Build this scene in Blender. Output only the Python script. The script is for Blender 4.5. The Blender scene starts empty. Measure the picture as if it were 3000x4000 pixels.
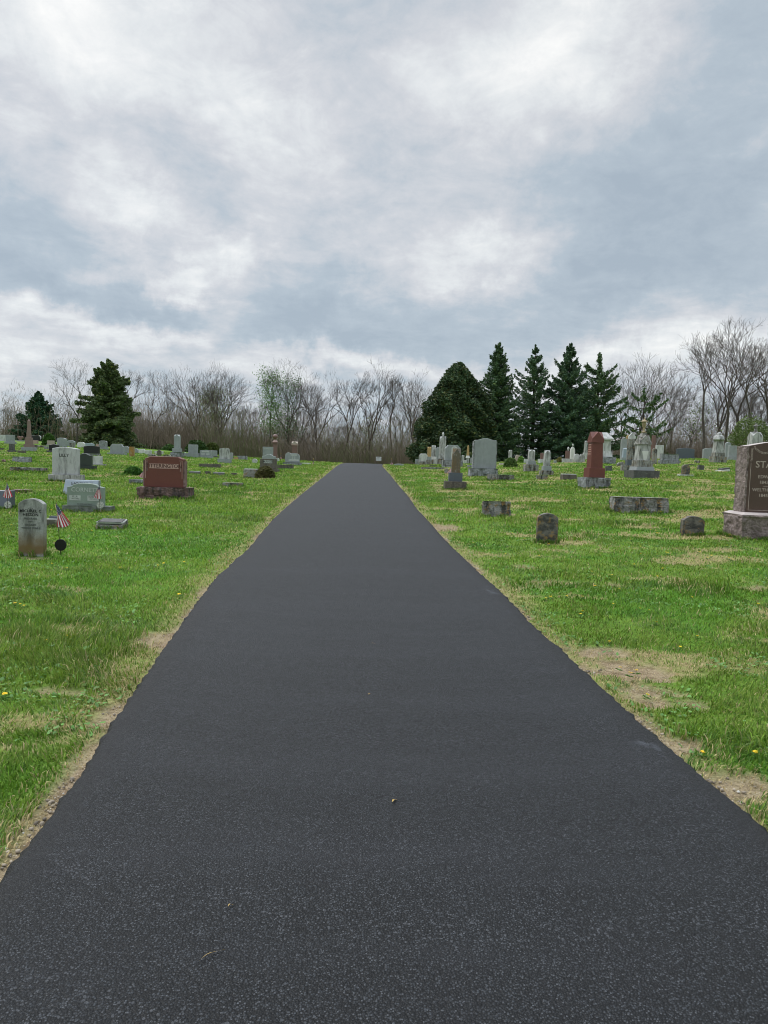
import bpy, bmesh, math, random
import numpy as np
from mathutils import Vector, Matrix, noise as mn
PI = math.pi
sc = bpy.context.scene
C = sc.collection

# ------------------------------------------------------------------ camera
FPX, CX, CY = 2750.0, 1500.0, 2000.0          # focal length and centre, in the photograph's pixels
PITCH, ROLL, EYE = math.radians(3.87), math.radians(1.7), 1.6
cam_d = bpy.data.cameras.new("camera")
cam_d.sensor_fit = 'VERTICAL'; cam_d.sensor_height = 36; cam_d.lens = 36 * FPX / 4000
cam_d.clip_start = 0.05; cam_d.clip_end = 6000
cam = bpy.data.objects.new("camera", cam_d); C.objects.link(cam)
RM = Matrix.Rotation(PI / 2 - PITCH, 3, 'X') @ Matrix.Rotation(ROLL, 3, 'Z')
cam.matrix_world = Matrix.Translation((0, 0, EYE)) @ RM.to_4x4()
sc.camera = cam

def ray(u, v):
    return RM @ Vector(((u - CX) / FPX, -(v - CY) / FPX, -1.0))

# ------------------------------------------------------------------ node helper
class N:
    def __init__(s, tree): s.t = tree; tree.nodes.clear()
    def new(s, typ, **kw):
        n = s.t.nodes.new(typ)
        for k, v in kw.items(): setattr(n, k, v)
        return n
    def put(s, inp, val):
        if hasattr(val, 'is_output') or isinstance(val, bpy.types.NodeSocket): s.t.links.new(val, inp)
        elif isinstance(val, (tuple, list)) and len(val) == 3 and inp.type == 'RGBA': inp.default_value = (*val, 1)
        else: inp.default_value = val
    def math(s, op, a, b=None, c=None, clamp=False):
        n = s.new('ShaderNodeMath', operation=op, use_clamp=clamp)
        for i, x in enumerate((a, b, c)):
            if x is not None: s.put(n.inputs[i], x)
        return n.outputs[0]
    def vmath(s, op, a, b=None, scale=None):
        n = s.new('ShaderNodeVectorMath', operation=op)
        s.put(n.inputs[0], a)
        if b is not None: s.put(n.inputs[1], b)
        if scale is not None: s.put(n.inputs['Scale'], scale)
        return n.outputs['Value'] if op in ('DOT_PRODUCT', 'LENGTH', 'DISTANCE') else n.outputs[0]
    def noise(s, vec, scale, detail=4, rough=.55, dist=0.0, out=0):
        n = s.new('ShaderNodeTexNoise'); s.put(n.inputs['Vector'], vec)
        n.inputs['Scale'].default_value = scale; n.inputs['Detail'].default_value = detail
        n.inputs['Roughness'].default_value = rough; n.inputs['Distortion'].default_value = dist
        return n.outputs[out]
    def vor(s, vec, scale, feature='F1', out='Distance'):
        n = s.new('ShaderNodeTexVoronoi', feature=feature); s.put(n.inputs['Vector'], vec)
        n.inputs['Scale'].default_value = scale
        return n.outputs[out]
    def ramp(s, fac, stops, interp='LINEAR'):
        n = s.new('ShaderNodeValToRGB'); s.put(n.inputs[0], fac); cr = n.color_ramp; cr.interpolation = interp
        while len(cr.elements) < len(stops): cr.elements.new(0.5)
        for e, (p, c) in zip(cr.elements, stops):
            e.position = p; e.color = (*c, 1) if isinstance(c, (tuple, list)) else (c, c, c, 1)
        return n.outputs[0]
    def mix(s, fac, a, b, blend='MIX'):
        n = s.new('ShaderNodeMix', data_type='RGBA', blend_type=blend)
        s.put(n.inputs[0], fac); s.put(n.inputs[6], a); s.put(n.inputs[7], b)
        return n.outputs[2]
    def sep(s, vec):
        n = s.new('ShaderNodeSeparateXYZ'); s.put(n.inputs[0], vec); return n.outputs

# ------------------------------------------------------------------ world: broken overcast
SUN_EL, SUN_AZ = math.radians(55), math.radians(-62)     # azimuth from +Y towards +X
world = bpy.data.worlds.new("World"); sc.world = world; world.use_nodes = True
w = N(world.node_tree)
tc = w.new('ShaderNodeTexCoord').outputs['Generated']
sky = w.new('ShaderNodeTexSky', sky_type='NISHITA'); sky.sun_disc = False
sky.sun_elevation = SUN_EL; sky.sun_rotation = SUN_AZ; sky.altitude = 250
x, y, z = w.sep(tc)
den = w.math('ADD', w.math('MAXIMUM', z, 0.0), 0.16)
pl = w.new('ShaderNodeCombineXYZ'); w.put(pl.inputs[0], w.math('DIVIDE', x, den)); w.put(pl.inputs[1], w.math('DIVIDE', y, den))
plane = pl.outputs[0]
warp = w.vmath('SCALE', w.vmath('SUBTRACT', w.noise(tc, 4.5, 9, .62, out=1), (.5, .5, .5)), scale=.22)
d2 = w.vmath('NORMALIZE', w.vmath('ADD', tc, warp))
n1 = w.noise(plane, 1.15, 9, .56, .35)
n2 = w.noise(plane, 3.4, 8, .6, .5)
n3 = w.noise(tc, 7.0, 8, .62, .3)
val = w.math('ADD', w.math('MULTIPLY_ADD', n1, .26, .04), w.math('ADD', w.math('MULTIPLY', n2, .26), w.math('MULTIPLY', n3, .22)))
# brighter and darker cloud masses: direction (given at the photograph's pixel), half width, half height, amount
BL = [(420, 130, 420, 260, .16), (200, 130, 240, 160, .10), (930, 430, 330, 330, .11), (1960, 380, 300, 260, .22), (2420, 140, 240, 200, .12),
      (2200, 280, 420, 160, .06), (1950, 950, 200, 75, .18), (1650, 920, 320, 150, .13), (690, 1075, 110, 50, .26), (390, 1085, 110, 50, .12),
      (530, 780, 120, 90, .22), (890, 975, 110, 60, .22), (1180, 640, 150, 130, .10), (330, 1255, 220, 45, .20), (60, 1370, 230, 60, .13),
      (620, 1280, 110, 40, .10), (2250, 1385, 900, 45, .16), (1250, 1405, 420, 40, .15), (2880, 650, 160, 200, .10), (850, 1220, 120, 60, .16),
      (250, 1460, 500, 70, .0), (2850, 1270, 300, 60, .12), (2500, 1480, 600, 90, .08),
      (1420, 350, 330, 560, -.09), (2250, 640, 480, 210, -.15), (2780, 840, 300, 120, -.11), (2640, 1050, 330, 80, -.13), (1230, 1285, 420, 95, -.17),
      (200, 960, 380, 90, -.09), (120, 1110, 260, 60, -.13), (560, 700, 200, 110, -.07), (750, 690, 160, 120, -.08), (2000, 1180, 420, 110, -.06), (2900, 200, 200, 300, -.10),
      (1500, 1500, 900, 60, -.05), (550, 1180, 250, 50, -.11), (650, 500, 160, 120, -.06), (1800, 1560, 300, 60, .02)]
for (u, v, a, b, amt) in BL:
    c = ray(u, v).normalized()
    r = ray(u + 10, v).normalized() - c; r.normalize()
    t = ray(u, v - 10).normalized() - c; t.normalize()
    foc = FPX / abs(ray(u, v).length)
    dx = w.math('MULTIPLY', w.vmath('DOT_PRODUCT', d2, tuple(r)), foc / a)
    dx = w.math('SUBTRACT', dx, c.dot(r) * foc / a)
    dy = w.math('MULTIPLY', w.vmath('DOT_PRODUCT', d2, tuple(t)), foc / b)
    dy = w.math('SUBTRACT', dy, c.dot(t) * foc / b)
    q = w.math('MULTIPLY_ADD', dx, dx, w.math('MULTIPLY', dy, dy))
    g = w.math('MULTIPLY', w.math('EXPONENT', w.math('MULTIPLY', q, -0.8)), amt * 1.2)
    front = w.math('GREATER_THAN', w.vmath('DOT_PRODUCT', tc, tuple(c)), 0.0)
    val = w.math('MULTIPLY_ADD', g, front, val)
val = w.math('ADD', val, w.math('MULTIPLY_ADD', w.math('SUBTRACT', w.noise(w.vmath('MULTIPLY', tc, (1, 1, 1.6)), 11.0, 10, .68, .6), .5), .34, .010))
rdg = w.math('ABSOLUTE', w.math('SUBTRACT', w.noise(plane, 2.1, 7, .60, .4), .5)); rd2 = w.math('ABSOLUTE', w.math('SUBTRACT', w.noise(plane, 5.5, 6, .60, .3), .5))
val = w.math('MULTIPLY_ADD', val, 1.05, -.022)
val = w.math('ADD', val, w.math('ADD', w.math('MULTIPLY_ADD', rdg, .55, -.045), w.math('MULTIPLY_ADD', rd2, .30, -.025)))
cl = w.ramp(val, [(.16, (.30, .355, .41)), (.32, (.355, .41, .46)), (.42, (.435, .465, .50)), (.51, (.50, .515, .54)), (.62, (.59, .61, .62)), (.80, (.75, .75, .735))])
bg1 = w.new('ShaderNodeBackground'); w.put(bg1.inputs[0], sky.outputs[0]); bg1.inputs[1].default_value = .09
bg2 = w.new('ShaderNodeBackground'); w.put(bg2.inputs[0], cl); bg2.inputs[1].default_value = 1.0
zen = w.math('MULTIPLY_ADD', w.ramp(z, [(.58, 0.0), (.90, 1.0)]), 2.7, 1.0)      # overcast sky's overhead brightness, boosted out of view to light the ground
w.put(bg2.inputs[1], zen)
cov = w.math('MULTIPLY_ADD', w.math('MULTIPLY', w.noise(plane, 2.0, 6, .6), .0), 1, .93)
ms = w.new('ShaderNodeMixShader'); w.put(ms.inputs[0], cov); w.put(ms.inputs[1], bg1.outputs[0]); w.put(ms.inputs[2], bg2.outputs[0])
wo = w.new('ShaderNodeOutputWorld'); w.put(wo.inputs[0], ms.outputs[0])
sun_d = bpy.data.lights.new("sun", 'SUN'); sun_d.energy = 1.5; sun_d.angle = math.radians(24); sun_d.color = (1, .97, .92)
sun = bpy.data.objects.new("sun", sun_d); C.objects.link(sun)
sd = Vector((math.sin(SUN_AZ) * math.cos(SUN_EL), math.cos(SUN_AZ) * math.cos(SUN_EL), math.sin(SUN_EL)))
sun.rotation_euler = sd.to_track_quat('Z', 'Y').to_euler(); sun.location = (0, 0, 60)
sc.cycles.filter_width = 1.0
vs = sc.view_settings; vs.view_transform = 'Standard'; vs.look = 'None'; vs.exposure = 0.45; vs.gamma = 1

# ------------------------------------------------------------------ terrain
_rs = np.random.RandomState(7)
_LAT = _rs.rand(256, 256)
def vnoise(x, y):
    x = np.asarray(x, float); y = np.asarray(y, float)
    xi = np.floor(x).astype(int); yi = np.floor(y).astype(int)
    fx = x - xi; fy = y - yi; fx = fx * fx * (3 - 2 * fx); fy = fy * fy * (3 - 2 * fy)
    a = _LAT[xi & 255, yi & 255]; b = _LAT[(xi + 1) & 255, yi & 255]
    c = _LAT[xi & 255, (yi + 1) & 255]; d = _LAT[(xi + 1) & 255, (yi + 1) & 255]
    return (a * (1 - fx) + b * fx) * (1 - fy) + (c * (1 - fx) + d * fx) * fy
def fbm(x, y, o=4, seed=0, gain=.5):
    s = 0; a = 1; t = 0
    for k in range(o):
        s = s + a * vnoise(x * 2 ** k + 17.3 * (seed + k), y * 2 ** k + 9.7 * (seed + 2 * k)); t += a; a *= gain
    return s / t
_xs = np.linspace(-200, 200, 1601)
_ker = np.exp(-np.linspace(-2.2, 2.2, 41) ** 2); _ker /= _ker.sum()
def _tab(px, pv):
    t = np.interp(_xs, px, pv); tt = np.convolve(np.pad(t, 20, mode='edge'), _ker, 'valid'); return tt
_ZC = _tab([-60, -34, -22, -12, -5, 0, 4, 12, 22, 32, 60], [3.2, 2.95, 2.35, 1.85, 1.60, 1.55, 1.68, 2.25, 2.75, 3.0, 3.2])
_YC = _tab([-60, -34, -22, -12, 0, 12, 22, 32, 60], [78, 74, 64, 55, 50, 52, 58, 60, 62])
def H(x, y):
    x = np.asarray(x, float); y = np.asarray(y, float)
    zc = np.interp(x, _xs, _ZC) / .95; yc = np.interp(x, _xs, _YC); t = y / yc
    g = np.where(t < .85, t, np.where(t < 1.35, t - 2.5 * (t - .85) ** 2, .725 - 1.5 * (t - 1.35)))
    z = zc * g
    z = np.where(z < -2, -2 - 2.5 * (1 - np.exp((z + 2) / 2.5)), z)
    off = np.clip((np.abs(x) - 2.0) / 2.5, 0, 1)
    return z + off * (.10 * (fbm(x * .25, y * .25, 3, 3) - .5) + .03 * (fbm(x * 1.3, y * 1.3, 2, 5) - .5))
def P(u, v, dist=None):
    """point of the ground seen at pixel (u, v); dist forces a distance along +Y"""
    r = ray(u, v); r = r / r.y
    if dist is not None:
        return Vector((r.x * dist, dist, EYE + r.z * dist))
    ys = np.arange(2.0, 90, .1)
    gap = EYE + r.z * ys - H(r.x * ys, ys)
    hit = np.nonzero(gap <= 0)[0]
    i = hit[0] if len(hit) else int(np.argmin(gap[:720]))
    yy = float(ys[i])
    if len(hit) and i > 0:
        g0, g1 = gap[i - 1], gap[i]; yy = float(ys[i - 1] + .1 * g0 / (g0 - g1 + 1e-9))
    return Vector((r.x * yy, yy, EYE + r.z * yy))

# road edges from the photograph
LE = [(24, 3442), (152, 3259), (238, 3149), (293, 3076), (366, 2985), (421, 2869), (512, 2741), (573, 2643), (665, 2515), (738, 2405), (800, 2323),
      (838, 2268), (888, 2220), (930, 2178), (998, 2121), (1022, 2083), (1077, 2020), (1128, 1974), (1178, 1932), (1205, 1909), (1260, 1866), (1298, 1835), (1320, 1817)]
RE = [(3000, 3247), (2842, 3113), (2671, 2966), (2525, 2844), (2397, 2728), (2275, 2622), (2177, 2521), (2079, 2448), (2036, 2398), (1992, 2351), (1919, 2276), (1859, 2228),
      (1803, 2172), (1746, 2121), (1702, 2071), (1664, 2027), (1617, 1976), (1585, 1929), (1554, 1894), (1519, 1850), (1491, 1820)]
def edge(pts):
    q = sorted([(P(u, v).y * .972, P(u, v).x * .972) for u, v in pts])
    ys = [a for a, b in q]; xs = [b for a, b in q]
    return ys, xs
ly, lx = edge(LE); ry, rx = edge(RE)
def smooth_edge(ys, xs, side):
    Y = np.linspace(-6, 120, 2521); X = np.interp(Y, ys, xs)
    lo = Y < ys[0]; X[lo] = xs[0] + (Y[lo] - ys[0]) * ((xs[3] - xs[0]) / (ys[3] - ys[0])) * .5
    hi = Y > ys[-1]; X[hi] = xs[-1]
    k = np.exp(-np.linspace(-2, 2, 27) ** 2); k /= k.sum()
    return Y, np.convolve(np.pad(X, 13, mode='edge'), k, 'valid')
EY, ELX = smooth_edge(ly, lx, -1); _, ERX = smooth_edge(ry, rx, 1)
def left_edge(y): return np.interp(y, EY, ELX) + .022 * (fbm(y * 1.7, y * 0 + 3.1, 3, 1) - .5) + .014 * (fbm(y * 9, y * 0 + 1.1, 2, 2) - .5)
def right_edge(y): return np.interp(y, EY, ERX) + .022 * (fbm(y * 1.7, y * 0 + 43.1, 3, 1) - .5) + .014 * (fbm(y * 9, y * 0 + 21.1, 2, 2) - .5)

def sstep(a, b, t):
    t = np.clip((t - a) / (b - a), 0, 1); return t * t * (3 - 2 * t)
SOILS = [(2440, 2620, .42, .3), (2530, 2700, .3, .22), (2330, 2545, .34, .2), (2600, 2740, .3, .16), (620, 2500, .3, .3), (520, 2790, .25, .3), (1735, 2060, .5, .8),
         (2560, 2900, .3, .2), (2900, 3080, .3, .2), (420, 2950, .25, .16), (125, 2180, .35, .12), (240, 2700, .25, .1)]
SOILP = [(P(u, v), a, b) for u, v, a, b in SOILS]
def masks(x, y):
    """soil and dry-grass masks on the ground"""
    dl = left_edge(y) - x; dr = x - right_edge(y)
    de = np.where(dl > dr, dl, dr)                  # distance outside the road
    wn = fbm(x * 1.6, y * 1.6, 3, 8)
    wid = .012 + .11 * sstep(.46, .74, wn) + .05 * fbm(x * 9, y * 9, 2, 9)
    soil = 1 - sstep(wid * .55, wid * 1.25, de)
    for p, a, b in SOILP:
        q = ((x - p.x) / (a * .82)) ** 2 + ((y - p.y) / (b * .82)) ** 2
        q = q + 2.6 * (fbm(x * 7, y * 9, 4, 6, .6) - .5)
        soil = np.maximum(soil, .92 * (1 - sstep(.40, 1.15, q)))
    right = sstep(0, 1.5, dr)
    soil = np.maximum(soil, .8 * sstep(.70, .80, fbm(x * 1.9, y * 1.9, 4, 12)) * (.5 + .5 * right))
    dn = fbm(x * .9, y * 1.2, 5, 14, .62)
    dry = sstep(.535, .68, dn + .05 * right - .055 * (1 - right) - .008)
    dry = np.maximum(dry, .7 * (1 - sstep(.10, .42, de + .5 * (wn - .5))))
    lush = sstep(.5, .66, fbm(x * .7 + 5, y * .9, 4, 20, .6))
    return np.clip(soil, 0, 1), np.clip(dry, 0, 1), lush, de

# ------------------------------------------------------------------ object helpers
def tag(o, label=None, cat=None, group=None, kind=None):
    if label: o['label'] = label
    if cat: o['category'] = cat
    if group: o['group'] = group
    if kind: o['kind'] = kind
    return o
def link(name, me, parent=None, loc=None):
    o = bpy.data.objects.new(name, me); C.objects.link(o)
    if parent is not None: o.parent = parent
    if loc is not None: o.location = loc
    return o
def bobj(name, bm, mats, parent=None, loc=None, smooth=False):
    me = bpy.data.meshes.new(name); bm.normal_update(); bm.to_mesh(me); bm.free()
    for m in (mats if isinstance(mats, (list, tuple)) else [mats]): me.materials.append(m)
    if smooth:
        me.polygons.foreach_set('use_smooth', [True] * len(me.polygons))
    return link(name, me, parent, loc)
def np_mesh(name, verts, tris, mats, cols=None, smooth=False, midx=None, nper=3):
    me = bpy.data.meshes.new(name)
    nv, nt = len(verts), len(tris)
    me.vertices.add(nv); me.vertices.foreach_set('co', np.asarray(verts, np.float32).ravel())
    me.loops.add(nt * nper); me.loops.foreach_set('vertex_index', np.asarray(tris, np.int32).ravel())
    me.polygons.add(nt); me.polygons.foreach_set('loop_start', np.arange(0, nt * nper, nper, dtype=np.int32))
    me.polygons.foreach_set('loop_total', np.full(nt, nper, np.int32))
    if midx is not None: me.polygons.foreach_set('material_index', np.asarray(midx, np.int32))
    if smooth: me.polygons.foreach_set('use_smooth', np.ones(nt, bool))
    me.update(calc_edges=True)
    if cols is not None:
        a = me.color_attributes.new('col', 'FLOAT_COLOR', 'POINT')
        c4 = np.ones((nv, 4), np.float32); c4[:, :3] = cols; a.data.foreach_set('color', c4.ravel())
    for m in (mats if isinstance(mats, (list, tuple)) else [mats]): me.materials.append(m)
    return me
def empty(name, loc, rz=0):
    o = bpy.data.objects.new(name, None); C.objects.link(o); o.location = loc; o.rotation_euler = (0, 0, rz); o.empty_display_size = .2
    return o

# ------------------------------------------------------------------ materials
def simple_mat(name, col, rough=.7, col2=None, scale=20, bump=0, spec=.4, metal=0, bscale=40):
    m = bpy.data.materials.new(name); m.use_nodes = True; n = N(m.node_tree)
    b = n.new('ShaderNodeBsdfPrincipled'); o = n.new('ShaderNodeOutputMaterial'); n.put(o.inputs[0], b.outputs[0])
    t = n.new('ShaderNodeTexCoord').outputs['Object']
    c = n.mix(n.ramp(n.noise(t, scale, 5), [(.35, 0.0), (.65, 1.0)]), col, col2 if col2 else tuple(.75 * q for q in col))
    n.put(b.inputs['Base Color'], c); b.inputs['Roughness'].default_value = rough; b.inputs['Specular IOR Level'].default_value = spec
    b.inputs['Metallic'].default_value = metal
    if bump:
        bp = n.new('ShaderNodeBump'); bp.inputs['Strength'].default_value = bump; bp.inputs['Distance'].default_value = .01
        n.put(bp.inputs['Height'], n.noise(t, bscale, 5)); n.put(b.inputs['Normal'], bp.outputs[0])
    return m
def attr_mat(name, rough=.7, trans=.0, var=0.25):
    m = bpy.data.materials.new(name); m.use_nodes = True; n = N(m.node_tree)
    b = n.new('ShaderNodeBsdfPrincipled'); o = n.new('ShaderNodeOutputMaterial')
    a = n.new('ShaderNodeAttribute', attribute_name='col'); a = a.outputs['Color']
    n.put(b.inputs['Base Color'], a); b.inputs['Roughness'].default_value = rough; b.inputs['Specular IOR Level'].default_value = .25
    if trans:
        tr = n.new('ShaderNodeBsdfTranslucent'); n.put(tr.inputs[0], a)
        mx = n.new('ShaderNodeMixShader'); mx.inputs[0].default_value = trans
        n.put(mx.inputs[1], b.outputs[0]); n.put(mx.inputs[2], tr.outputs[0]); n.put(o.inputs[0], mx.outputs[0])
    else: n.put(o.inputs[0], b.outputs[0])
    return m
def stone_mat(name, c1, c2, speck=300, stain=None, lichen=None, rough=.6, bump=.25, bscale=60, bdist=.006, spec=.4, streak=1.0, band=None):
    m = bpy.data.materials.new(name); m.use_nodes = True; n = N(m.node_tree)
    b = n.new('ShaderNodeBsdfPrincipled'); o = n.new('ShaderNodeOutputMaterial'); n.put(o.inputs[0], b.outputs[0])
    t = n.new('ShaderNodeTexCoord').outputs['Object']
    rnd = n.new('ShaderNodeObjectInfo').outputs['Random']
    t2 = n.vmath('ADD', t, n.vmath('SCALE', (7.1, 3.3, 5.7), scale=rnd))
    c = n.mix(n.ramp(n.noise(t2, speck, 3, .7), [(.38, 0.0), (.62, 1.0)]), c1, c2)
    c = n.mix(n.ramp(n.noise(t2, 4, 5, .6), [(.3, .0), (.75, .45)]), c, tuple(.62 * (q + w_) / 2 for q, w_ in zip(c1, c2)))
    if stain:
        sc_, amt, lo, hi = stain
        st = n.vmath('MULTIPLY', t2, (1, 1, .28 * streak))
        f = n.ramp(n.noise(st, 7, 7, .62, .3), [(lo, 0.0), (hi, 1.0)])
        c = n.mix(n.math('MULTIPLY', f, amt), c, sc_)
    if lichen:
        lc_, amt, lo, hi = lichen
        f = n.ramp(n.noise(n.vmath('ADD', t2, (4, 1, 2)), 9, 8, .68), [(lo, 0.0), (hi, 1.0)])
        c = n.mix(n.math('MULTIPLY', f, amt), c, lc_)
    if band:
        bc, z0, z1, amt = band
        zz = n.sep(t)[2]
        edge_ = n.math('MULTIPLY_ADD', n.noise(t2, 9, 5), .22, zz)
        f = n.math('MULTIPLY', n.ramp(edge_, [(z0, 1.0), (z0 + .12, 1.0), (z1, 0.0)]), amt)
        f = n.math('MULTIPLY', f, n.ramp(n.math('MULTIPLY_ADD', n.noise(t2, 16, 4), .10, zz), [(.10, 0.0), (.14, 1.0)]))
        c = n.mix(f, c, bc)
    n.put(b.inputs['Base Color'], c); b.inputs['Roughness'].default_value = rough; b.inputs['Specular IOR Level'].default_value = spec
    if bump:
        bp = n.new('ShaderNodeBump'); bp.inputs['Strength'].default_value = bump; bp.inputs['Distance'].default_value = bdist
        n.put(bp.inputs['Height'], n.noise(t2, bscale, 6, .65)); n.put(b.inputs['Normal'], bp.outputs[0])
    return m

DK = (.035, .033, .030); OL = (.13, .10, .05); OR = (.34, .19, .05)
M = {
 'gray': stone_mat('gray_granite', (.25, .27, .275), (.35, .37, .375), 220, stain=((.13, .14, .14), .35, .45, .75)),
 'gray_rough': stone_mat('gray_rock_face', (.20, .215, .225), (.38, .39, .40), 60, stain=((.07, .07, .068), .8, .47, .62), bump=1.0, bscale=9, bdist=.10),  # dark stain is mottling plus crevice shade put into the colour
 'green': stone_mat('green_gray_granite', (.20, .25, .215), (.27, .32, .28), 220, rough=.55),
 'greenrough': stone_mat('green_gray_rock', (.17, .19, .17), (.24, .26, .23), 120, stain=(DK, .6, .45, .7), bump=.7, bscale=30, bdist=.06),
 'blue': stone_mat('blue_gray_granite', (.25, .30, .36), (.35, .40, .45), 220),
 'light': stone_mat('pale_marble', (.50, .51, .50), (.62, .62, .60), 80, stain=((.16, .16, .15), .8, .46, .72)),
 'white': stone_mat('white_marble', (.60, .60, .58), (.72, .71, .68), 60, stain=((.22, .22, .20), .7, .52, .75)),
 'mott': stone_mat('mottled_marble', (.40, .41, .40), (.52, .52, .50), 60, stain=((.07, .07, .062), .92, .42, .66), lichen=(OL, .5, .58, .72), bump=.4),
 'mott2': stone_mat('weathered_marble', (.30, .30, .28), (.42, .41, .38), 50, stain=(DK, .9, .40, .62), lichen=(OL, .8, .50, .66), bump=.4),
 'lilly': stone_mat('streaked_marble', (.42, .43, .43), (.52, .52, .52), 70, stain=((.10, .10, .095), .8, .48, .70), bump=.25),
 'brown': stone_mat('brown_weathered_stone', (.10, .085, .07), (.16, .14, .115), 60, stain=(DK, .7, .45, .65), lichen=((.26, .24, .20), .6, .56, .7), bump=.6, bscale=35, bdist=.04),
 'dark': stone_mat('dark_weathered_stone', (.075, .075, .072), (.13, .13, .125), 70, stain=(DK, .6, .45, .65), lichen=((.28, .28, .25), .6, .58, .7), bump=.6, bscale=35, bdist=.04),
 'darkmoss': stone_mat('mossy_dark_stone', (.085, .08, .065), (.14, .13, .10), 60, stain=((.17, .105, .035), .7, .42, .62), lichen=((.34, .34, .30), .8, .56, .66), bump=.5),
 'yellow': stone_mat('lichen_covered_stone', (.38, .24, .09), (.48, .34, .16), 60, stain=((.17, .13, .08), .7, .5, .7), bump=.4),
 'orange': stone_mat('orange_lichen_stone', (.26, .13, .03), (.38, .22, .06), 30, stain=((.30, .27, .20), .9, .5, .6), bump=.6),
 'red': stone_mat('polished_red_granite', (.105, .026, .018), (.18, .056, .040), 160, rough=.5, bump=0, spec=.5),
 'redlight': stone_mat('honed_red_granite', (.42, .22, .18), (.50, .29, .25), 160, rough=.6),
 'redrough': stone_mat('red_rock_face', (.24, .13, .11), (.34, .22, .20), 90, stain=((.06, .04, .038), .8, .42, .62), bump=1.0, bscale=9, bdist=.10),
 'titbase': stone_mat('dark_red_rock_face', (.18, .10, .09), (.27, .175, .16), 90, stain=((.045, .035, .033), .9, .40, .60), lichen=((.30, .22, .05), .35, .68, .78), bump=1.0, bscale=9, bdist=.10),  # stain also darkens the rock face as painted crevice shade
 'obelisk': stone_mat('brown_obelisk_granite', (.19, .125, .105), (.26, .185, .16), 140, rough=.5, bump=0),
 'urn': stone_mat('ochre_stained_marble', (.27, .20, .10), (.40, .33, .22), 60, stain=((.14, .11, .07), .7, .48, .66), bump=.4),
 'redbrown': stone_mat('red_brown_granite', (.16, .085, .075), (.23, .14, .125), 140, rough=.4, bump=0),
 'sta': stone_mat('polished_brown_granite', (.060, .033, .026), (.11, .062, .050), 160, rough=.4, bump=0, spec=.5),
 'starough': stone_mat('brown_rock_face', (.24, .18, .165), (.36, .29, .27), 70, stain=((.09, .065, .06), .7, .42, .66), bump=1.0, bscale=10, bdist=.09),  # stain doubles as crevice shade, painted into the rough face
 'statop': stone_mat('honed_brown_granite', (.42, .36, .345), (.52, .46, .44), 150, rough=.6, bump=.1),
 'black': stone_mat('black_granite', (.010, .011, .012), (.022, .023, .025), 160, rough=.28, bump=0),
 'dkgreen': stone_mat('dark_green_granite', (.028, .038, .033), (.045, .056, .050), 160, rough=.4, bump=0),
 'slate': stone_mat('dark_blue_granite', (.075, .09, .11), (.12, .135, .16), 160, rough=.4, bump=0),
 'pink': stone_mat('pink_granite', (.36, .24, .21), (.46, .33, .29), 140),
 'tan': stone_mat('tan_stone', (.34, .28, .23), (.42, .36, .30), 100),
 'sand': stone_mat('banded_sandstone', (.12, .115, .105), (.20, .185, .16), 60, stain=((.035, .035, .033), .9, .42, .58), lichen=((.30, .18, .05), .8, .52, .64), streak=6, bump=.4),
 'hess': stone_mat('veteran_marble', (.29, .295, .28), (.44, .445, .43), 60, stain=((.06, .06, .055), .9, .44, .64), band=((.155, .10, .035), .16, .50, .95), bump=.35),
 'dull': stone_mat('gray_weathered_slab', (.22, .215, .20), (.36, .35, .33), 50, stain=((.035, .035, .03), .95, .46, .60), lichen=(OR, .75, .54, .64), bump=1.0, bscale=12, bdist=.07),
 'ink': simple_mat('dark_print_and_recess_shade', (.03, .03, .028), .8),  # sign print; on carved letters, recess shade put into the colour
 'pale': simple_mat('pale_letter_cut', (.50, .52, .50), .8),
 'tanlet': simple_mat('frosted_letter_cut', (.47, .38, .34), .8),
 'pink_letter': simple_mat('frosted_red_panel', (.46, .29, .25), .8),
 'redink': simple_mat('red_letter_shade', (.05, .014, .010), .8),  # dark red paints in the shade of cut letters
 'shadowgray': simple_mat('gray_letter_shade', (.12, .13, .12), .8),  # gray paints in the recess shade of carved letters and emblem
}

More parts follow.
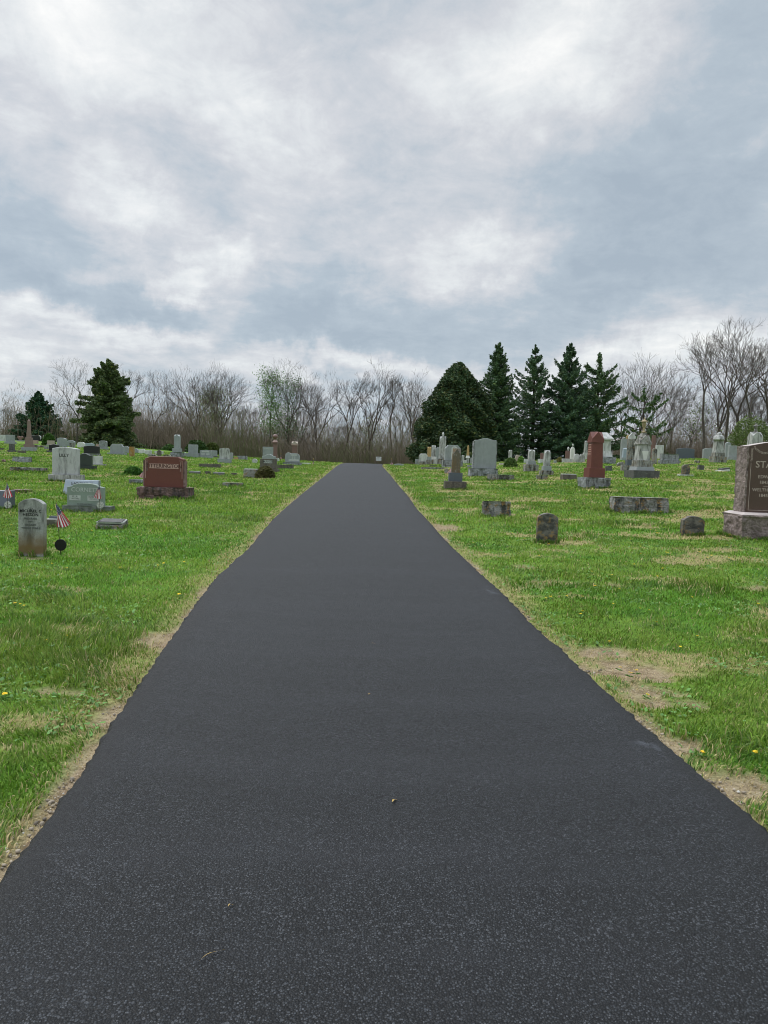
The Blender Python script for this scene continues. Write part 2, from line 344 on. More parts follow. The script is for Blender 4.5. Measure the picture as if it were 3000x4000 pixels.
# ------------------------------------------------------------------ ground sheet
def ground_material():
    m = bpy.data.materials.new('meadow_ground'); m.use_nodes = True; n = N(m.node_tree)
    b = n.new('ShaderNodeBsdfPrincipled'); o = n.new('ShaderNodeOutputMaterial'); n.put(o.inputs[0], b.outputs[0])
    t = n.new('ShaderNodeTexCoord').outputs['Object']
    a = n.new('ShaderNodeAttribute', attribute_name='col').outputs['Color']
    s, d, l = n.new('ShaderNodeSeparateColor'), None, None
    n.put(s.inputs[0], a); soil, dry, lush = s.outputs[0], s.outputs[1], s.outputs[2]
    fine = n.noise(t, 28, 5, .7); mid = n.noise(t, 3.3, 5, .65); vf = n.noise(t, 120, 3, .7)
    g = n.mix(n.ramp(fine, [(.35, 0.0), (.65, 1.0)]), (.050, .125, .016), (.14, .27, .034))
    g = n.mix(n.ramp(mid, [(.4, 0.0), (.65, .55)]), g, (.175, .25, .045))
    g = n.mix(n.math('MULTIPLY', lush, .45), g, (.060, .20, .018))
    dr = n.mix(n.ramp(fine, [(.35, 0.0), (.7, 1.0)]), (.20, .185, .075), (.40, .32, .17))
    c = n.mix(n.math('MULTIPLY', dry, n.ramp(n.noise(t, 9, 4, .7), [(.3, .45), (.6, 1.0)])), g, dr)
    so = n.mix(n.ramp(vf, [(.4, 0.0), (.6, 1.0)]), (.15, .10, .062), (.34, .26, .175))
    so = n.mix(n.ramp(n.noise(t, 7, 6, .7), [(.42, 0.0), (.60, .8)]), so, (.36, .29, .19))
    so = n.mix(n.ramp(n.noise(t, 16, 6, .75), [(.50, 0.0), (.60, .75)]), so, (.13, .095, .055))
    so = n.mix(n.ramp(n.vor(t, 55), [(.10, .8), (.22, 0.0)]), so, (.46, .41, .34))
    c = n.mix(soil, c, so)
    n.put(b.inputs['Base Color'], c); b.inputs['Roughness'].default_value = .95; b.inputs['Specular IOR Level'].default_value = .1
    bp = n.new('ShaderNodeBump'); bp.inputs['Strength'].default_value = .8; bp.inputs['Distance'].default_value = .02
    n.put(bp.inputs['Height'], n.math('ADD', n.noise(t, 45, 6, .7), n.math('MULTIPLY', n.vor(t, 50), -.8))); n.put(b.inputs['Normal'], bp.outputs[0])
    return m
def grow(a, b, s0, rate):
    out = [a]; s = s0
    while out[-1] < b: out.append(out[-1] + s); s *= rate
    return out
yy = [-1500, -500, -150, -50, -20, -8] + grow(-3, 14, .055, 1.0016) + grow(14.06, 85, .09, 1.0085)[1:] + [90, 98, 108, 120, 140, 170, 210, 280, 400, 600, 1000, 1800, 3500]
pos = grow(0, 14, .06, 1.003) + grow(14.3, 50, .28, 1.012)[1:] + [55, 62, 70, 85, 110, 150, 220, 400, 800, 1600, 3500]
xx = [-q for q in pos[:0:-1]] + pos
yy = np.unique(np.round(np.array(yy, float), 4)); xx = np.array(xx, float)
X, Y = np.meshgrid(xx, yy)
Z = H(np.clip(X, -200, 200), Y)
Z[Y < 0] = np.minimum(Z[Y < 0], 0.03 * Y[Y < 0].clip(-60, 0) * .3)
s_, d_, l_, de_ = masks(X, Y)
Z = Z - .02 * s_ * (de_ > 0)
nr, nc = X.shape
idx = np.arange(nr * nc).reshape(nr, nc)
quads = np.stack([idx[:-1, :-1], idx[:-1, 1:], idx[1:, 1:], idx[1:, :-1]], -1).reshape(-1, 4)
gm = np_mesh('ground', np.stack([X, Y, Z], -1).reshape(-1, 3), quads, ground_material(), cols=np.stack([s_, d_, l_], -1).reshape(-1, 3), smooth=True, nper=4)
tag(link('ground', gm), kind='structure')

# ------------------------------------------------------------------ road
def asphalt():
    m = bpy.data.materials.new('fresh_asphalt'); m.use_nodes = True; n = N(m.node_tree)
    b = n.new('ShaderNodeBsdfPrincipled'); o = n.new('ShaderNodeOutputMaterial'); n.put(o.inputs[0], b.outputs[0])
    t = n.new('ShaderNodeTexCoord').outputs['Object']
    cellc = n.vor(t, 150, out='Color'); celld = n.vor(t, 150)
    r = n.new('ShaderNodeSeparateColor'); n.put(r.inputs[0], cellc)
    c = n.mix(n.ramp(r.outputs[0], [(.0, 0.0), (.45, .12), (.8, .5), (1.0, 1.0)]), (.0012, .0016, .0022), (.050, .056, .065))
    c = n.mix(n.ramp(celld, [(.36, 0.0), (.62, .92)]), c, (.0008, .0009, .0012))
    c = n.mix(n.math('MULTIPLY', n.ramp(r.outputs[1], [(.84, 0.0), (.96, .6)], 'LINEAR'), n.ramp(celld, [(.38, 1.0), (.52, 0.0)])), c, (.12, .127, .14))
    big = n.vor(t, 62, out='Color'); bd = n.vor(t, 62); q = n.new('ShaderNodeSeparateColor'); n.put(q.inputs[0], big)
    c = n.mix(n.math('MULTIPLY', n.ramp(q.outputs[2], [(.88, 0.0), (.92, .7)]), n.ramp(bd, [(.24, 1.0), (.32, 0.0)])), c, (.085, .09, .10))
    lg = n.noise(n.vmath('MULTIPLY', t, (1, .35, 1)), 1.3, 5, .6)
    c = n.mix(n.ramp(lg, [(.35, 0.0), (.7, .22)]), c, (.016, .018, .022))
    tr_ = n.noise(n.vmath('MULTIPLY', t, (.25, 1.9, 1)), 1.0, 6, .65)
    c = n.mix(n.ramp(tr_, [(.50, 0.0), (.70, .30)]), c, (.030, .032, .038))
    fl = n.vor(t, 2.3); c = n.mix(n.ramp(fl, [(.010, .8), (.018, 0.0)]), c, (.40, .41, .42))
    ed = n.new('ShaderNodeAttribute', attribute_name='col').outputs['Color']
    c = n.mix(n.math('MULTIPLY', n.sep(ed)[0], .65), c, (.008, .008, .009))
    c = n.mix(n.math('MULTIPLY', n.sep(ed)[1], n.ramp(n.noise(t, 3.0, 6, .7), [(.60, 0.0), (.66, .6)])), c, (.09, .10, .12))
    # smears of scuffed binder along the right edge
    n.put(b.inputs['Base Color'], c)
    b.inputs['Specular IOR Level'].default_value = .34
    n.put(b.inputs['Roughness'], n.ramp(r.outputs[2], [(0, .48), (1, .72)]))
    bp = n.new('ShaderNodeBump'); bp.inputs['Strength'].default_value = .8; bp.inputs['Distance'].default_value = .006
    h = n.math('ADD', n.math('MULTIPLY', celld, -1.0), n.math('MULTIPLY', r.outputs[0], .5))
    h = n.math('ADD', h, n.math('MULTIPLY', n.noise(t, 260, 3), .5))
    n.put(bp.inputs['Height'], h); n.put(b.inputs['Normal'], bp.outputs[0])
    return m
ry_ = np.array(grow(-4, 14, .03, 1.0008) + grow(14.05, 95, .07, 1.006)[1:])
nc = 45; fr = .5 - .5 * np.cos(np.linspace(0, PI, nc)); fr = .55 * fr + .45 * np.linspace(0, 1, nc)
L = left_edge(ry_); R = right_edge(ry_)
L = L + .012 * (_rs.rand(len(L)) - .5); R = R + .012 * (_rs.rand(len(R)) - .5)
TH = .045
cols_ = []
def roadz(x, y): return H(x * 0, y) * .0 + H(x, y)
outL = L - .03 - .02 * _rs.rand(len(L)); outR = R + .03 + .02 * _rs.rand(len(R))
cols_.append((outL - .01, H(outL, ry_) - .05))
cols_.append((outL, H(outL, ry_) + .004 + .012 * _rs.rand(len(L))))
cols_.append((L - .008, H(L, ry_) + TH * .72))
for f in fr:
    xq = L + (R - L) * f
    camber = .012 * (1 - (2 * f - 1) ** 2)
    e = np.minimum(f, 1 - f) * (R - L); drop = -.012 * np.exp(-e / .05)
    cols_.append((xq, H(xq, ry_) + TH + camber + drop + .004 * (fbm(xq * 1.1, ry_ * 1.1, 3, 30) - .5)))
cols_.append((R + .008, H(R, ry_) + TH * .72))
cols_.append((outR, H(outR, ry_) + .004 + .012 * _rs.rand(len(R))))
cols_.append((outR + .01, H(outR, ry_) - .05))
RX = np.stack([a for a, b in cols_], 1); RZ = np.stack([b for a, b in cols_], 1); RY = np.repeat(ry_[:, None], RX.shape[1], 1)
nr, nc2 = RX.shape; idx = np.arange(nr * nc2).reshape(nr, nc2)
quads = np.stack([idx[:-1, :-1], idx[:-1, 1:], idx[1:, 1:], idx[1:, :-1]], -1).reshape(-1, 4)
EL = np.minimum(RX - L[:, None], R[:, None] - RX); edg = 1 - sstep(.03, .16, EL + .05 * (fbm(RX * 6, RY * 6, 2, 44) - .5)); DR = R[:, None] - RX
scuff = np.exp(-((DR - .10) / .05) ** 2) * (RY > 3) * (RY < 12)
rm = np_mesh('road', np.stack([RX, RY, RZ], -1).reshape(-1, 3), quads, asphalt(), cols=np.stack([edg, scuff, 0 * edg], -1).reshape(-1, 3), smooth=True, nper=4)
tag(link('road', rm), kind='structure')
def road_top(x, y): return float(H(x, y)) + TH + .012

# ------------------------------------------------------------------ grass blades (stuff)
def make_grass():
    rs = np.random.RandomState(11)
    NB = 780000
    lo, hi = 2.2, 58.0
    ex = 0.85                                           # pdf of y ~ y^-ex over a wedge that widens with y
    t = rs.rand(NB); yv = (lo ** (1 - ex) + t * (hi ** (1 - ex) - lo ** (1 - ex))) ** (1 / (1 - ex))
    xv = (rs.rand(NB) * 2 - 1) * (.60 * yv + .7)
    s, d, l, de = masks(xv, yv)
    clump = fbm(xv * 3.5, yv * 3.5, 3, 40)
    keep = (de > .035 + .05 * rs.rand(NB)) & (rs.rand(NB) > s * .72) & (rs.rand(NB) > d * .35) & (rs.rand(NB) < .45 + .9 * clump)
    xv, yv, s, d, l, clump, de = [a[keep] for a in (xv, yv, s, d, l, clump, de)]
    n = len(xv); dist = np.hypot(xv, yv)
    zc = H(xv, yv) - .02 * s
    far = np.clip(dist / 5.5, 1, 7)
    tall = sstep(.60, .80, fbm(xv * 1.1 + 9, yv * 1.1, 3, 50))
    ln = (.020 + .030 * rs.rand(n)) * (1 + 1.1 * tall) * (.75 + .7 * clump) * (1 - .3 * d) * (1 - .5 * s) * np.clip(dist / 12, 1, 1.5)
    wd = (.0016 + .0022 * rs.rand(n)) * far * 1.15
    az = rs.rand(n) * 2 * PI
    comb = fbm(xv * 1.5, yv * 1.5, 2, 60) * 4 * PI
    lean_az = np.where(rs.rand(n) < .5, comb, az)
    lean = .35 + 1.0 * rs.rand(n)
    lx_, ly_ = np.cos(lean_az), np.sin(lean_az)
    px, py = np.cos(az + PI / 2), np.sin(az + PI / 2)
    b = np.stack([xv, yv, zc - .004], 1)
    side = np.stack([px * wd, py * wd, 0 * px], 1)
    up1 = np.stack([lx_ * np.sin(lean * .45) * ln * .55, ly_ * np.sin(lean * .45) * ln * .55, np.cos(lean * .45) * ln * .55], 1)
    up2 = up1 + np.stack([lx_ * np.sin(lean * 1.25) * ln * .5, ly_ * np.sin(lean * 1.25) * ln * .5, np.cos(np.minimum(lean * 1.25, 1.5)) * ln * .5], 1)
    V = np.stack([b - side, b + side, b + up1 - side * .75, b + up1 + side * .75, b + up2], 1)   # n,5,3
    base = np.arange(n)[:, None] * 5
    T = np.concatenate([base + [0, 1, 3], base + [0, 3, 2], base + [2, 3, 4]], 0)
    g1 = np.array([.082, .175, .018]); g2 = np.array([.225, .36, .040]); g3 = np.array([.29, .33, .085]); straw = np.array([.58, .47, .25])
    k = rs.rand(n, 1); col = g1 * (1 - k) + g2 * k
    k2 = (rs.rand(n, 1) < .16 + .25 * (1 - l[:, None])) * rs.rand(n, 1); col = col * (1 - k2) + g3 * k2
    col = col * (.50 + .62 * fbm(xv * .6, yv * .9, 3, 70) + .38 * fbm(xv * 2.6, yv * 3.4, 3, 71))[:, None] * (1 - .22 * l[:, None] * np.array([1, .4, 1]))
    col = col * (.62 + .70 * rs.rand(n, 1))
    isdry = (rs.rand(n) < .03 + .55 * d + .8 * s)[:, None]
    col = np.where(isdry, straw * (.55 + .6 * rs.rand(n, 1)), col)
    # bluish clover-like blades in places
    cv = (fbm(xv * 2.2, yv * 2.2, 3, 80) > .60)[:, None] & (rs.rand(n, 1) < .5)
    col = np.where(cv & ~isdry, col * np.array([.85, .92, 1.5]), col)
    me = np_mesh('grass', V.reshape(-1, 3), T, attr_mat('grass_blades', .6, .35), cols=np.repeat(col, 5, 0))
    tag(link('grass', me), 'short mown lawn grass with dry straw tufts on both sides of the road', 'grass', kind='stuff')
    # low broad leaves (clover, plantain) near the camera
    NB = 26000; yv = 2.3 + 11 * rs.rand(NB) ** 1.5; xv = (rs.rand(NB) * 2 - 1) * (.6 * yv + .7)
    s, d, l, de = masks(xv, yv); keep = (de > .08) & (fbm(xv * 1.8, yv * 1.8, 3, 90) > .53) & (rs.rand(NB) > s * .9)
    xv, yv = xv[keep], yv[keep]; n = len(xv); zc = H(xv, yv) + .008 + .022 * rs.rand(n)
    r = .007 + .010 * rs.rand(n); az = rs.rand(n) * 2 * PI; tl = rs.rand(n) * .7
    ring = []
    for k in range(6):
        a = az + k * PI / 3; rr = r * (1.25 if k in (0, 3) else .8)
        ring.append(np.stack([xv + np.cos(a) * rr, yv + np.sin(a) * rr, zc + np.sin(a - az + 1) * rr * tl], 1))
    V = np.stack(ring, 1); base = np.arange(n)[:, None] * 6
    T = np.concatenate([base + [0, 1, 2], base + [0, 2, 3], base + [0, 3, 4], base + [0, 4, 5]], 0)
    col = np.array([.10, .22, .045]) * (.7 + .9 * rs.rand(n, 1)) + np.array([.03, .03, .03]) * rs.rand(n, 1)
    me = np_mesh('clover', V.reshape(-1, 3), T, attr_mat('weed_leaves', .5, .25), cols=np.repeat(col, 6, 0))
    tag(link('clover', me), 'low clover and broad weed leaves growing through the lawn near the road', 'weeds', kind='stuff')
    # gravel along the road edges
    NB = 3400; yv = 1.8 + 20 * rs.rand(NB) ** 1.7; sd_ = rs.rand(NB) < .5
    off = np.abs(rs.randn(NB)) * .075 + .045
    xv = np.where(sd_, left_edge(yv) - off, right_edge(yv) + off)
    keep = fbm(yv * 1.5, yv * 0 + np.where(sd_, 3, 60), 3, 33) + .12 * rs.rand(NB) > .56; xv, yv = xv[keep], yv[keep]; n = len(xv)
    r = .003 + .009 * rs.rand(n) ** 2.5
    ico = np.array([(0, 0, 1), (.89, 0, .45), (.28, .85, .45), (-.72, .53, .45), (-.72, -.53, .45), (.28, -.85, .45), (.72, .53, -.45), (-.28, .85, -.45), (-.89, 0, -.45), (-.28, -.85, -.45), (.72, -.53, -.45), (0, 0, -1)])
    f = np.array([(0, 1, 2), (0, 2, 3), (0, 3, 4), (0, 4, 5), (0, 5, 1), (1, 6, 2), (2, 7, 3), (3, 8, 4), (4, 9, 5), (5, 10, 1), (6, 7, 2), (7, 8, 3), (8, 9, 4), (9, 10, 5), (10, 6, 1)])
    jit = 1 + .35 * (rs.rand(n, 12, 3) - .5); sx = (.8 + .6 * rs.rand(n, 1, 1)); 
    V = ico[None] * jit * r[:, None, None] * np.concatenate([sx, 1 / sx, .7 + 0 * sx], 2) + np.stack([xv, yv, H(xv, yv) + r * .2 - .012], 1)[:, None]
    T = (np.arange(n)[:, None, None] * 12 + f[None]).reshape(-1, 3)
    col = np.array([.32, .27, .21]) * (.4 + .9 * rs.rand(n, 1)); wh = rs.rand(n, 1) < .06; col = np.where(wh, np.array([.55, .53, .48]), col)
    me = np_mesh('gravel', V.reshape(-1, 3), T, attr_mat('pebbles', .8), cols=np.repeat(col, 12, 0))
    tag(link('gravel', me), 'loose pale pebbles along the bare earth strip at the asphalt edges', 'gravel', kind='stuff')
make_grass()

# ------------------------------------------------------------------ tree builders
class TB:
    def __init__(s): s.v = []; s.f = []; s.c = []
    def tube(s, pts, rad, sides):
        base = len(s.v); m = len(pts)
        for i, p in enumerate(pts):
            d = (pts[min(i + 1, m - 1)] - pts[max(i - 1, 0)]); d.normalize()
            a = d.orthogonal().normalized(); b = d.cross(a)
            for k in range(sides):
                t = 2 * PI * k / sides
                s.v.append(p + (a * math.cos(t) + b * math.sin(t)) * rad[i])
        for i in range(m - 1):
            for k in range(sides):
                k2 = (k + 1) % sides
                s.f.append((base + i * sides + k, base + i * sides + k2, base + (i + 1) * sides + k2, base + (i + 1) * sides + k))
    def mesh(s, name, mat):
        return np_mesh(name, np.array([tuple(q) for q in s.v]), np.array(s.f), mat, smooth=True, nper=4)
def bare_protos(name, seed, trunk_frac, leaders, spread, levels, up=.25, wiggle=.16, r0=.30, lean=0, side=1.0, fork=2):
    """unit-height (1 m scaled by 18) leafless tree: returns trunk mesh and branch mesh"""
    rnd = random.Random(seed); tr = TB(); br = TB(); Hh = 18.0
    def rot(d, ang, az):
        a = d.orthogonal().normalized(); b = d.cross(a)
        return (d * math.cos(ang) + (a * math.cos(az) + b * math.sin(az)) * math.sin(ang)).normalized()
    def seg(tb, p, d, ln, r1, r2, n, sides, w_):
        pts = [p.copy()]; rad = [r1]
        for i in range(n):
            d = (d + Vector((rnd.gauss(0, w_), rnd.gauss(0, w_), rnd.gauss(0, w_ * .5) + up * .10))).normalized()
            p = p + d * ln / n; pts.append(p.copy()); rad.append(r1 + (r2 - r1) * (i + 1) / n)
        tb.tube(pts, rad, sides); return p, d, pts
    def twigs(pts, r, ln, cnt):
        for _ in range(cnt):
            i_ = rnd.randrange(1, len(pts)); q = pts[i_]; pd = (pts[i_] - pts[i_ - 1]).normalized()
            d = (rot(pd, rnd.uniform(.35, .8), rnd.random() * 6.28) + Vector((0, 0, .25))).normalized()
            p, dd, pp = seg(br, q, d, ln * rnd.uniform(.6, 1.3), max(r, .011), .008, 3, 3, .12)
    def go(p, d, ln, r, lv):
        last = lv >= levels
        p2, d2, pts = seg(br, p, d, ln, r, max(r * .68, .012), 3 if lv < 4 else 2, 5 if r > .08 else (4 if r > .035 else 3), wiggle * (1 + .1 * lv))
        if lv >= 2: twigs(pts, r * .35, ln * .55, int((2 if lv < levels - 1 else 1) * side + rnd.random()))
        if last: return
        k = fork + (1 if rnd.random() < .38 else 0)
        az0 = rnd.random() * 6.28
        for i in range(k):
            az = az0 + i * 2 * PI / k + rnd.uniform(-.4, .4)
            ang = spread * rnd.uniform(.55, 1.25) * (.9 if i else .6)
            nd = rot(d2, ang, az); nd = (nd + Vector((0, 0, up))).normalized()
            go(p2, nd, ln * rnd.uniform(.70, .90), max(r * rnd.uniform(.54, .68), .012), lv + 1)
    th = Hh * trunk_frac
    d = Vector((math.sin(lean), 0, math.cos(lean)))
    p, d, pts = seg(tr, Vector((0, 0, -.3)), d, th * .5, r0 * 1.15, r0 * .9, 5, 9, .03)
    p, d, pts = seg(tr, p, d, th * .5, r0 * .9, r0 * .75, 5, 9, .04)
    L0 = (Hh - th) * .235
    az0 = rnd.random() * 6.28
    for i in range(leaders):
        az = az0 + i * 2 * PI / leaders + rnd.uniform(-.3, .3)
        nd = rot(d, spread * rnd.uniform(.5, 1.0) if leaders > 1 else .05, az)
        go(p, nd, L0 * rnd.uniform(.95, 1.3), r0 * (.62 if leaders > 1 else .8), 1)
    # a few side branches low on the trunk
    for k in range(int(3 * side)):
        q = pts[rnd.randrange(0, len(pts))]; nd = rot(Vector((0, 0, 1)), rnd.uniform(.7, 1.1), rnd.random() * 6.28)
        go(q, nd, L0 * .6, r0 * .22, 3)
    zs = [q.z for q in br.v]; s = Hh / max(zs)
    for tb in (tr, br): tb.v = [q * s for q in tb.v]
    xs = [abs(q.x) for q in br.v]
    return tr.mesh(name + '_trunk', M_BARK), br.mesh(name + '_branches', M_BARK2)
M_BARK = simple_mat('gray_brown_bark', (.115, .098, .082), .9, (.055, .046, .040), 6, .8, .2, bscale=14)
M_BARK2 = simple_mat('branch_bark', (.115, .097, .085), .9, (.065, .055, .049), 3, 0, .2)
M_EVT = simple_mat('evergreen_bark', (.085, .065, .05), .9, (.045, .035, .03), 6, .5, .2)
PROTO = [
 bare_protos('vase', 3, .36, 3, .62, 7, .07, .11, .30, side=.8),          # 0 wide vase crown
 bare_protos('tall', 8, .44, 2, .52, 7, .10, .12, .27, side=.8),          # 1 tall narrow
 bare_protos('fan', 21, .10, 4, .56, 7, .10, .09, .26, side=1.2),          # 2 low forking fan
 bare_protos('crook', 33, .38, 2, .62, 7, .08, .16, .26, side=.8),        # 3 crooked
 bare_protos('pole', 45, .55, 2, .30, 6, .34, .13, .17, side=.6),          # 4 slim wood tree
 bare_protos('pole_b', 57, .50, 2, .38, 6, .30, .18, .15, side=.6),        # 5
]
def leafcloud(pts, nrm_up, size, rs, cols, elong=1.0):
    """one small bent leaf-clump triangle pair per point; returns verts, tris, colours"""
    n = len(pts); a = rs.randn(n, 3); a /= np.linalg.norm(a, axis=1)[:, None]
    a[:, 2] *= .55; b = rs.randn(n, 3); b -= (b * a).sum(1)[:, None] * a; b /= np.linalg.norm(b, axis=1)[:, None]
    s = size * (.55 + .9 * rs.rand(n))[:, None]
    V = np.stack([pts - a * s * elong * .5, pts + b * s * .32, pts + a * s * elong * .6, pts - b * s * .32 + np.array([0, 0, -.25]) * s], 1)
    base = np.arange(n)[:, None] * 4
    T = np.concatenate([base + [0, 1, 2], base + [0, 2, 3]], 0)
    return V.reshape(-1, 3), T, np.repeat(cols, 4, 0)
MAT_NEEDLE = attr_mat('needles', .75, .12)
MAT_LEAF = attr_mat('leaves', .6, .3)
def spruce(name, seed, hgt, wid, whorls=30, per=7, droop=.35, upturn=.5, sparse=0., clear=.06, top_sparse=0., size=.34, colr=(.030, .060, .030), shape=1.0, pt=9, irregular=.25):
    rs = np.random.RandomState(seed); tr = TB(); P_ = []; 
    tr.tube([Vector((0, 0, -.3)), Vector((.03, 0, hgt * .35)), Vector((-.04, .03, hgt * .7)), Vector((0, 0, hgt * .99))], [hgt * .019, hgt * .014, hgt * .008, .02], 8)
    for i in range(whorls):
        f = i / (whorls - 1); zb = hgt * (clear + (1 - clear) * f ** .95 * .985)
        R = wid * (1 - f) ** shape * rs.uniform(1 - irregular, 1 + irregular * .6) + .12
        nb = max(4, int(per * (1 - .30 * f)))
        a0 = rs.rand() * 6.28; zb0 = zb
        for k in range(nb):
            zb = zb0 + rs.uniform(-.5, .5) * hgt / whorls
            if rs.rand() < sparse * (.3 + .7 * f) + top_sparse * max(0, f - .55): continue
            a = a0 + k * 6.283 / nb + rs.uniform(-.35, .35); Rb = R * rs.uniform(.65, 1.12)
            st = 7; pts = []
            for j in range(st + 1):
                t = j / st
                zz = zb - droop * Rb * (t ** 1.3) * (1 - f * .7) + upturn * Rb * (t ** 2.4) * (.25 + .8 * f)
                pts.append(Vector((math.cos(a) * Rb * t, math.sin(a) * Rb * t, zz)))
            tr.tube(pts, [.045 * (1 - .85 * j / st) * (1.3 - f) + .008 for j in range(st + 1)], 3)
            m = int(pt * (4 + Rb * 5.0))
            t = .10 + .92 * rs.rand(m) ** .8
            wside = (.10 + .20 * Rb * (1 - t * .75)) * (1 - .3 * f)
            lat = rs.randn(m) * wside * .62
            bx = Rb * t; bz = zb - droop * Rb * t ** 1.3 * (1 - f * .7) + upturn * Rb * t ** 2.4 * (.25 + .8 * f)
            q = np.stack([math.cos(a) * bx - math.sin(a) * lat, math.sin(a) * bx + math.cos(a) * lat, bz - np.abs(lat) * .35 - rs.rand(m) * .34 + .08], 1)
            P_.append(q)
    q = np.concatenate(P_, 0); q = q[(q[:, 2] > .1)]
    m = len(q); br_ = (.75 + .85 * rs.rand(m))[:, None] * (.85 + .4 * (vnoise(q[:, 0] * 1.2 + 50, q[:, 2] * 1.2 + 50)))[:, None]
    col = np.array(colr) * br_; yl = rs.rand(m, 1) < .12; col = np.where(yl, col * np.array([1.7, 1.35, .9]), col)
    v, t, c = leafcloud(q, None, size, rs, col, 1.15)
    return tr.mesh(name + '_trunk', M_EVT), np_mesh(name + '_foliage', v, t, MAT_NEEDLE, cols=c)
def arborvitae(name, seed, hgt, wid, colr, n=95000):
    rs = np.random.RandomState(seed); tr = TB(); tr.tube([Vector((0, 0, -.3)), Vector((0, 0, hgt * .5)), Vector((.05, 0, hgt * .93))], [.3, .18, .03], 8)
    f = 1 - np.sqrt(rs.rand(n)) ; f = 1 - (rs.rand(n)) ** .55; a = rs.rand(n) * 2 * PI
    prof = np.interp(f, [0, .05, .3, .5, .62, .8, .93, .98, 1], [1.0, 1.06, .95, .83, .71, .50, .27, .13, .03])
    lump = .68 + .60 * (fbm(a * 2.2 + 20, f * 8, 3, 3)) + .10 * np.sin(a * 7 + f * 20)
    rr = wid * prof * lump * (1 - .55 * rs.rand(n) ** 1.8)
    q = np.stack([np.cos(a) * rr, np.sin(a) * rr, .15 + hgt * f * (.97 + .05 * vnoise(a * 2 + 9, f * 5)) + .5 * (rr / wid) * (rs.rand(n) - .2)], 1)
    keep = rs.rand(n) < .35 + 1.2 * fbm(a * 5, f * 16, 3, 9)
    q = q[keep]; n = len(q)
    col = np.array(colr) * (.65 + .9 * rs.rand(n, 1)) * (.7 + .6 * vnoise(q[:, 0] * 1.6 + 50, q[:, 2] * 1.6 + 9))[:, None]
    col = np.where(rs.rand(n, 1) < .2, col * np.array([1.9, 1.25, .9]), col)
    v, t, c = leafcloud(q, None, .20, rs, col, 1.3)
    return tr.mesh(name + '_trunk', M_EVT), np_mesh(name + '_foliage', v, t, MAT_NEEDLE, cols=c)

def place_tree(name, meshes, u, vtop, dist, label, h0, group=None, wscale=1.0, rz=0, cat='tree', vbase=None, branch='crown', lean=0):
    top = P(u, vtop, dist); gz = float(H(top.x, top.y)) - .05
    if vbase is not None: gz = P(u, vbase, dist).z
    s = (top.z - gz) / h0
    r = empty(name, (top.x, top.y, gz), 0); r.rotation_euler = (0, lean, rz); tag(r, label, cat, group)
    r.scale = (s * wscale, s * wscale, s)
    a = link('trunk', meshes[0], r); b = link(branch, meshes[1], r)
    return r
WOOD = 'leafless trees at the wood edge'
def bt(k, u, vtop, dist, label, ws=1.0, rz=0, lean=0, group=None):
    ws *= 1.12
    return place_tree('bare_tree', PROTO[k], u, vtop, dist, label, 18.0, group, ws, rz, lean=lean)
# left group
bt(3, 300, 1400, 88, 'tall leafless tree with a leaning trunk, just left of the big spruce', .8, 1.0, .05)
bt(1, 520, 1412, 98, 'leafless narrow-crowned tree rising just right of the big spruce', .8, 2.0)
bt(3, 600, 1428, 100, 'leafless tree with crossing limbs, second to the right of the big spruce', .7, 4.0)
bt(5, 700, 1540, 108, 'small leafless tree between the big spruce and the widest bare crown', .9, .4)
bt(0, 765, 1415, 100, 'leafless tree forming the left part of the widest rounded bare crown', .85, .3)
bt(0, 868, 1425, 97, 'leafless tree forming the right part of the widest rounded bare crown', .75, 2.4)
bt(2, 820, 1410, 103, 'leafless fan-shaped tree at the middle of the widest rounded bare crown', .7, 1.1)
bt(1, 970, 1560, 108, 'small leafless tree in the dip left of the tree in fresh green leaf', .9, .6)
bt(3, 1130, 1403, 96, 'tall leafless tree just right of the tree in fresh green leaf', .75, .9)
bt(2, 1160, 1440, 103, 'leafless tree behind the red column with the ornate cap', .55, 2.7)
bt(0, 1250, 1430, 97, 'leafless forked tree standing left of the road end', .72, 3.5)
bt(1, 1350, 1440, 100, 'leafless tree with upright limbs above the left road edge at the crest', .75, 5.0)
bt(0, 1458, 1390, 97, 'tallest leafless tree straight above the end of the road', .72, 1.9)
bt(4, 1545, 1450, 104, 'slim leafless tree just right of the tallest one above the road end', .9, 1.0)
bt(0, 1625, 1420, 96, 'leafless round-crowned tree at the left flank of the dense dark evergreen', .78, 4.4)
bt(1, 1680, 1480, 104, 'leafless tree half hidden behind the left flank of the dense dark evergreen', .7, 2.2)
bt(2, 2480, 1388, 84, 'leafless fan-shaped tree with low forks right of the row of evergreens', 1.0, .5)
bt(2, 2560, 1450, 90, 'leafless low tree filling the right side of the fan-shaped bare crown', .8, 2.9)
bt(1, 2780, 1272, 74, 'tall leafless tree, leftmost of the three tallest at the right edge', .72, .7, .03)
bt(1, 2865, 1250, 77, 'tall leafless tree, middle one of the three tallest at the right edge', .66, 3.1)
bt(3, 2985, 1225, 75, 'tallest leafless tree, rightmost and cut by the right edge of the photo', .70, 5.2)
bt(3, 2690, 1560, 80, 'small leafless tree with arching twigs left of the three tallest on the right', .9, 2.1)
bt(2, 2740, 1600, 86, 'low leafless bushy tree behind the domed lattice-based monument', .7, 4.1)
bt(5, 60, 1600, 125, 'small gray leafless tree left of the small dark spruce', 1.0, 1.7)
bt(4, 25, 1580, 130, 'small gray leafless tree at the left edge of the photo', 1.0, .2)
bt(0, 2835, 1300, 84, 'leafless tree filling the gap behind the first two of the tallest right trees', .8, 1.4)
bt(1, 2925, 1290, 82, 'tall leafless tree between the last two of the tallest right trees', .9, 2.2)
bt(0, 3040, 1260, 80, 'leafless tree whose left limbs reach in from beyond the right edge', .9, 3.3)
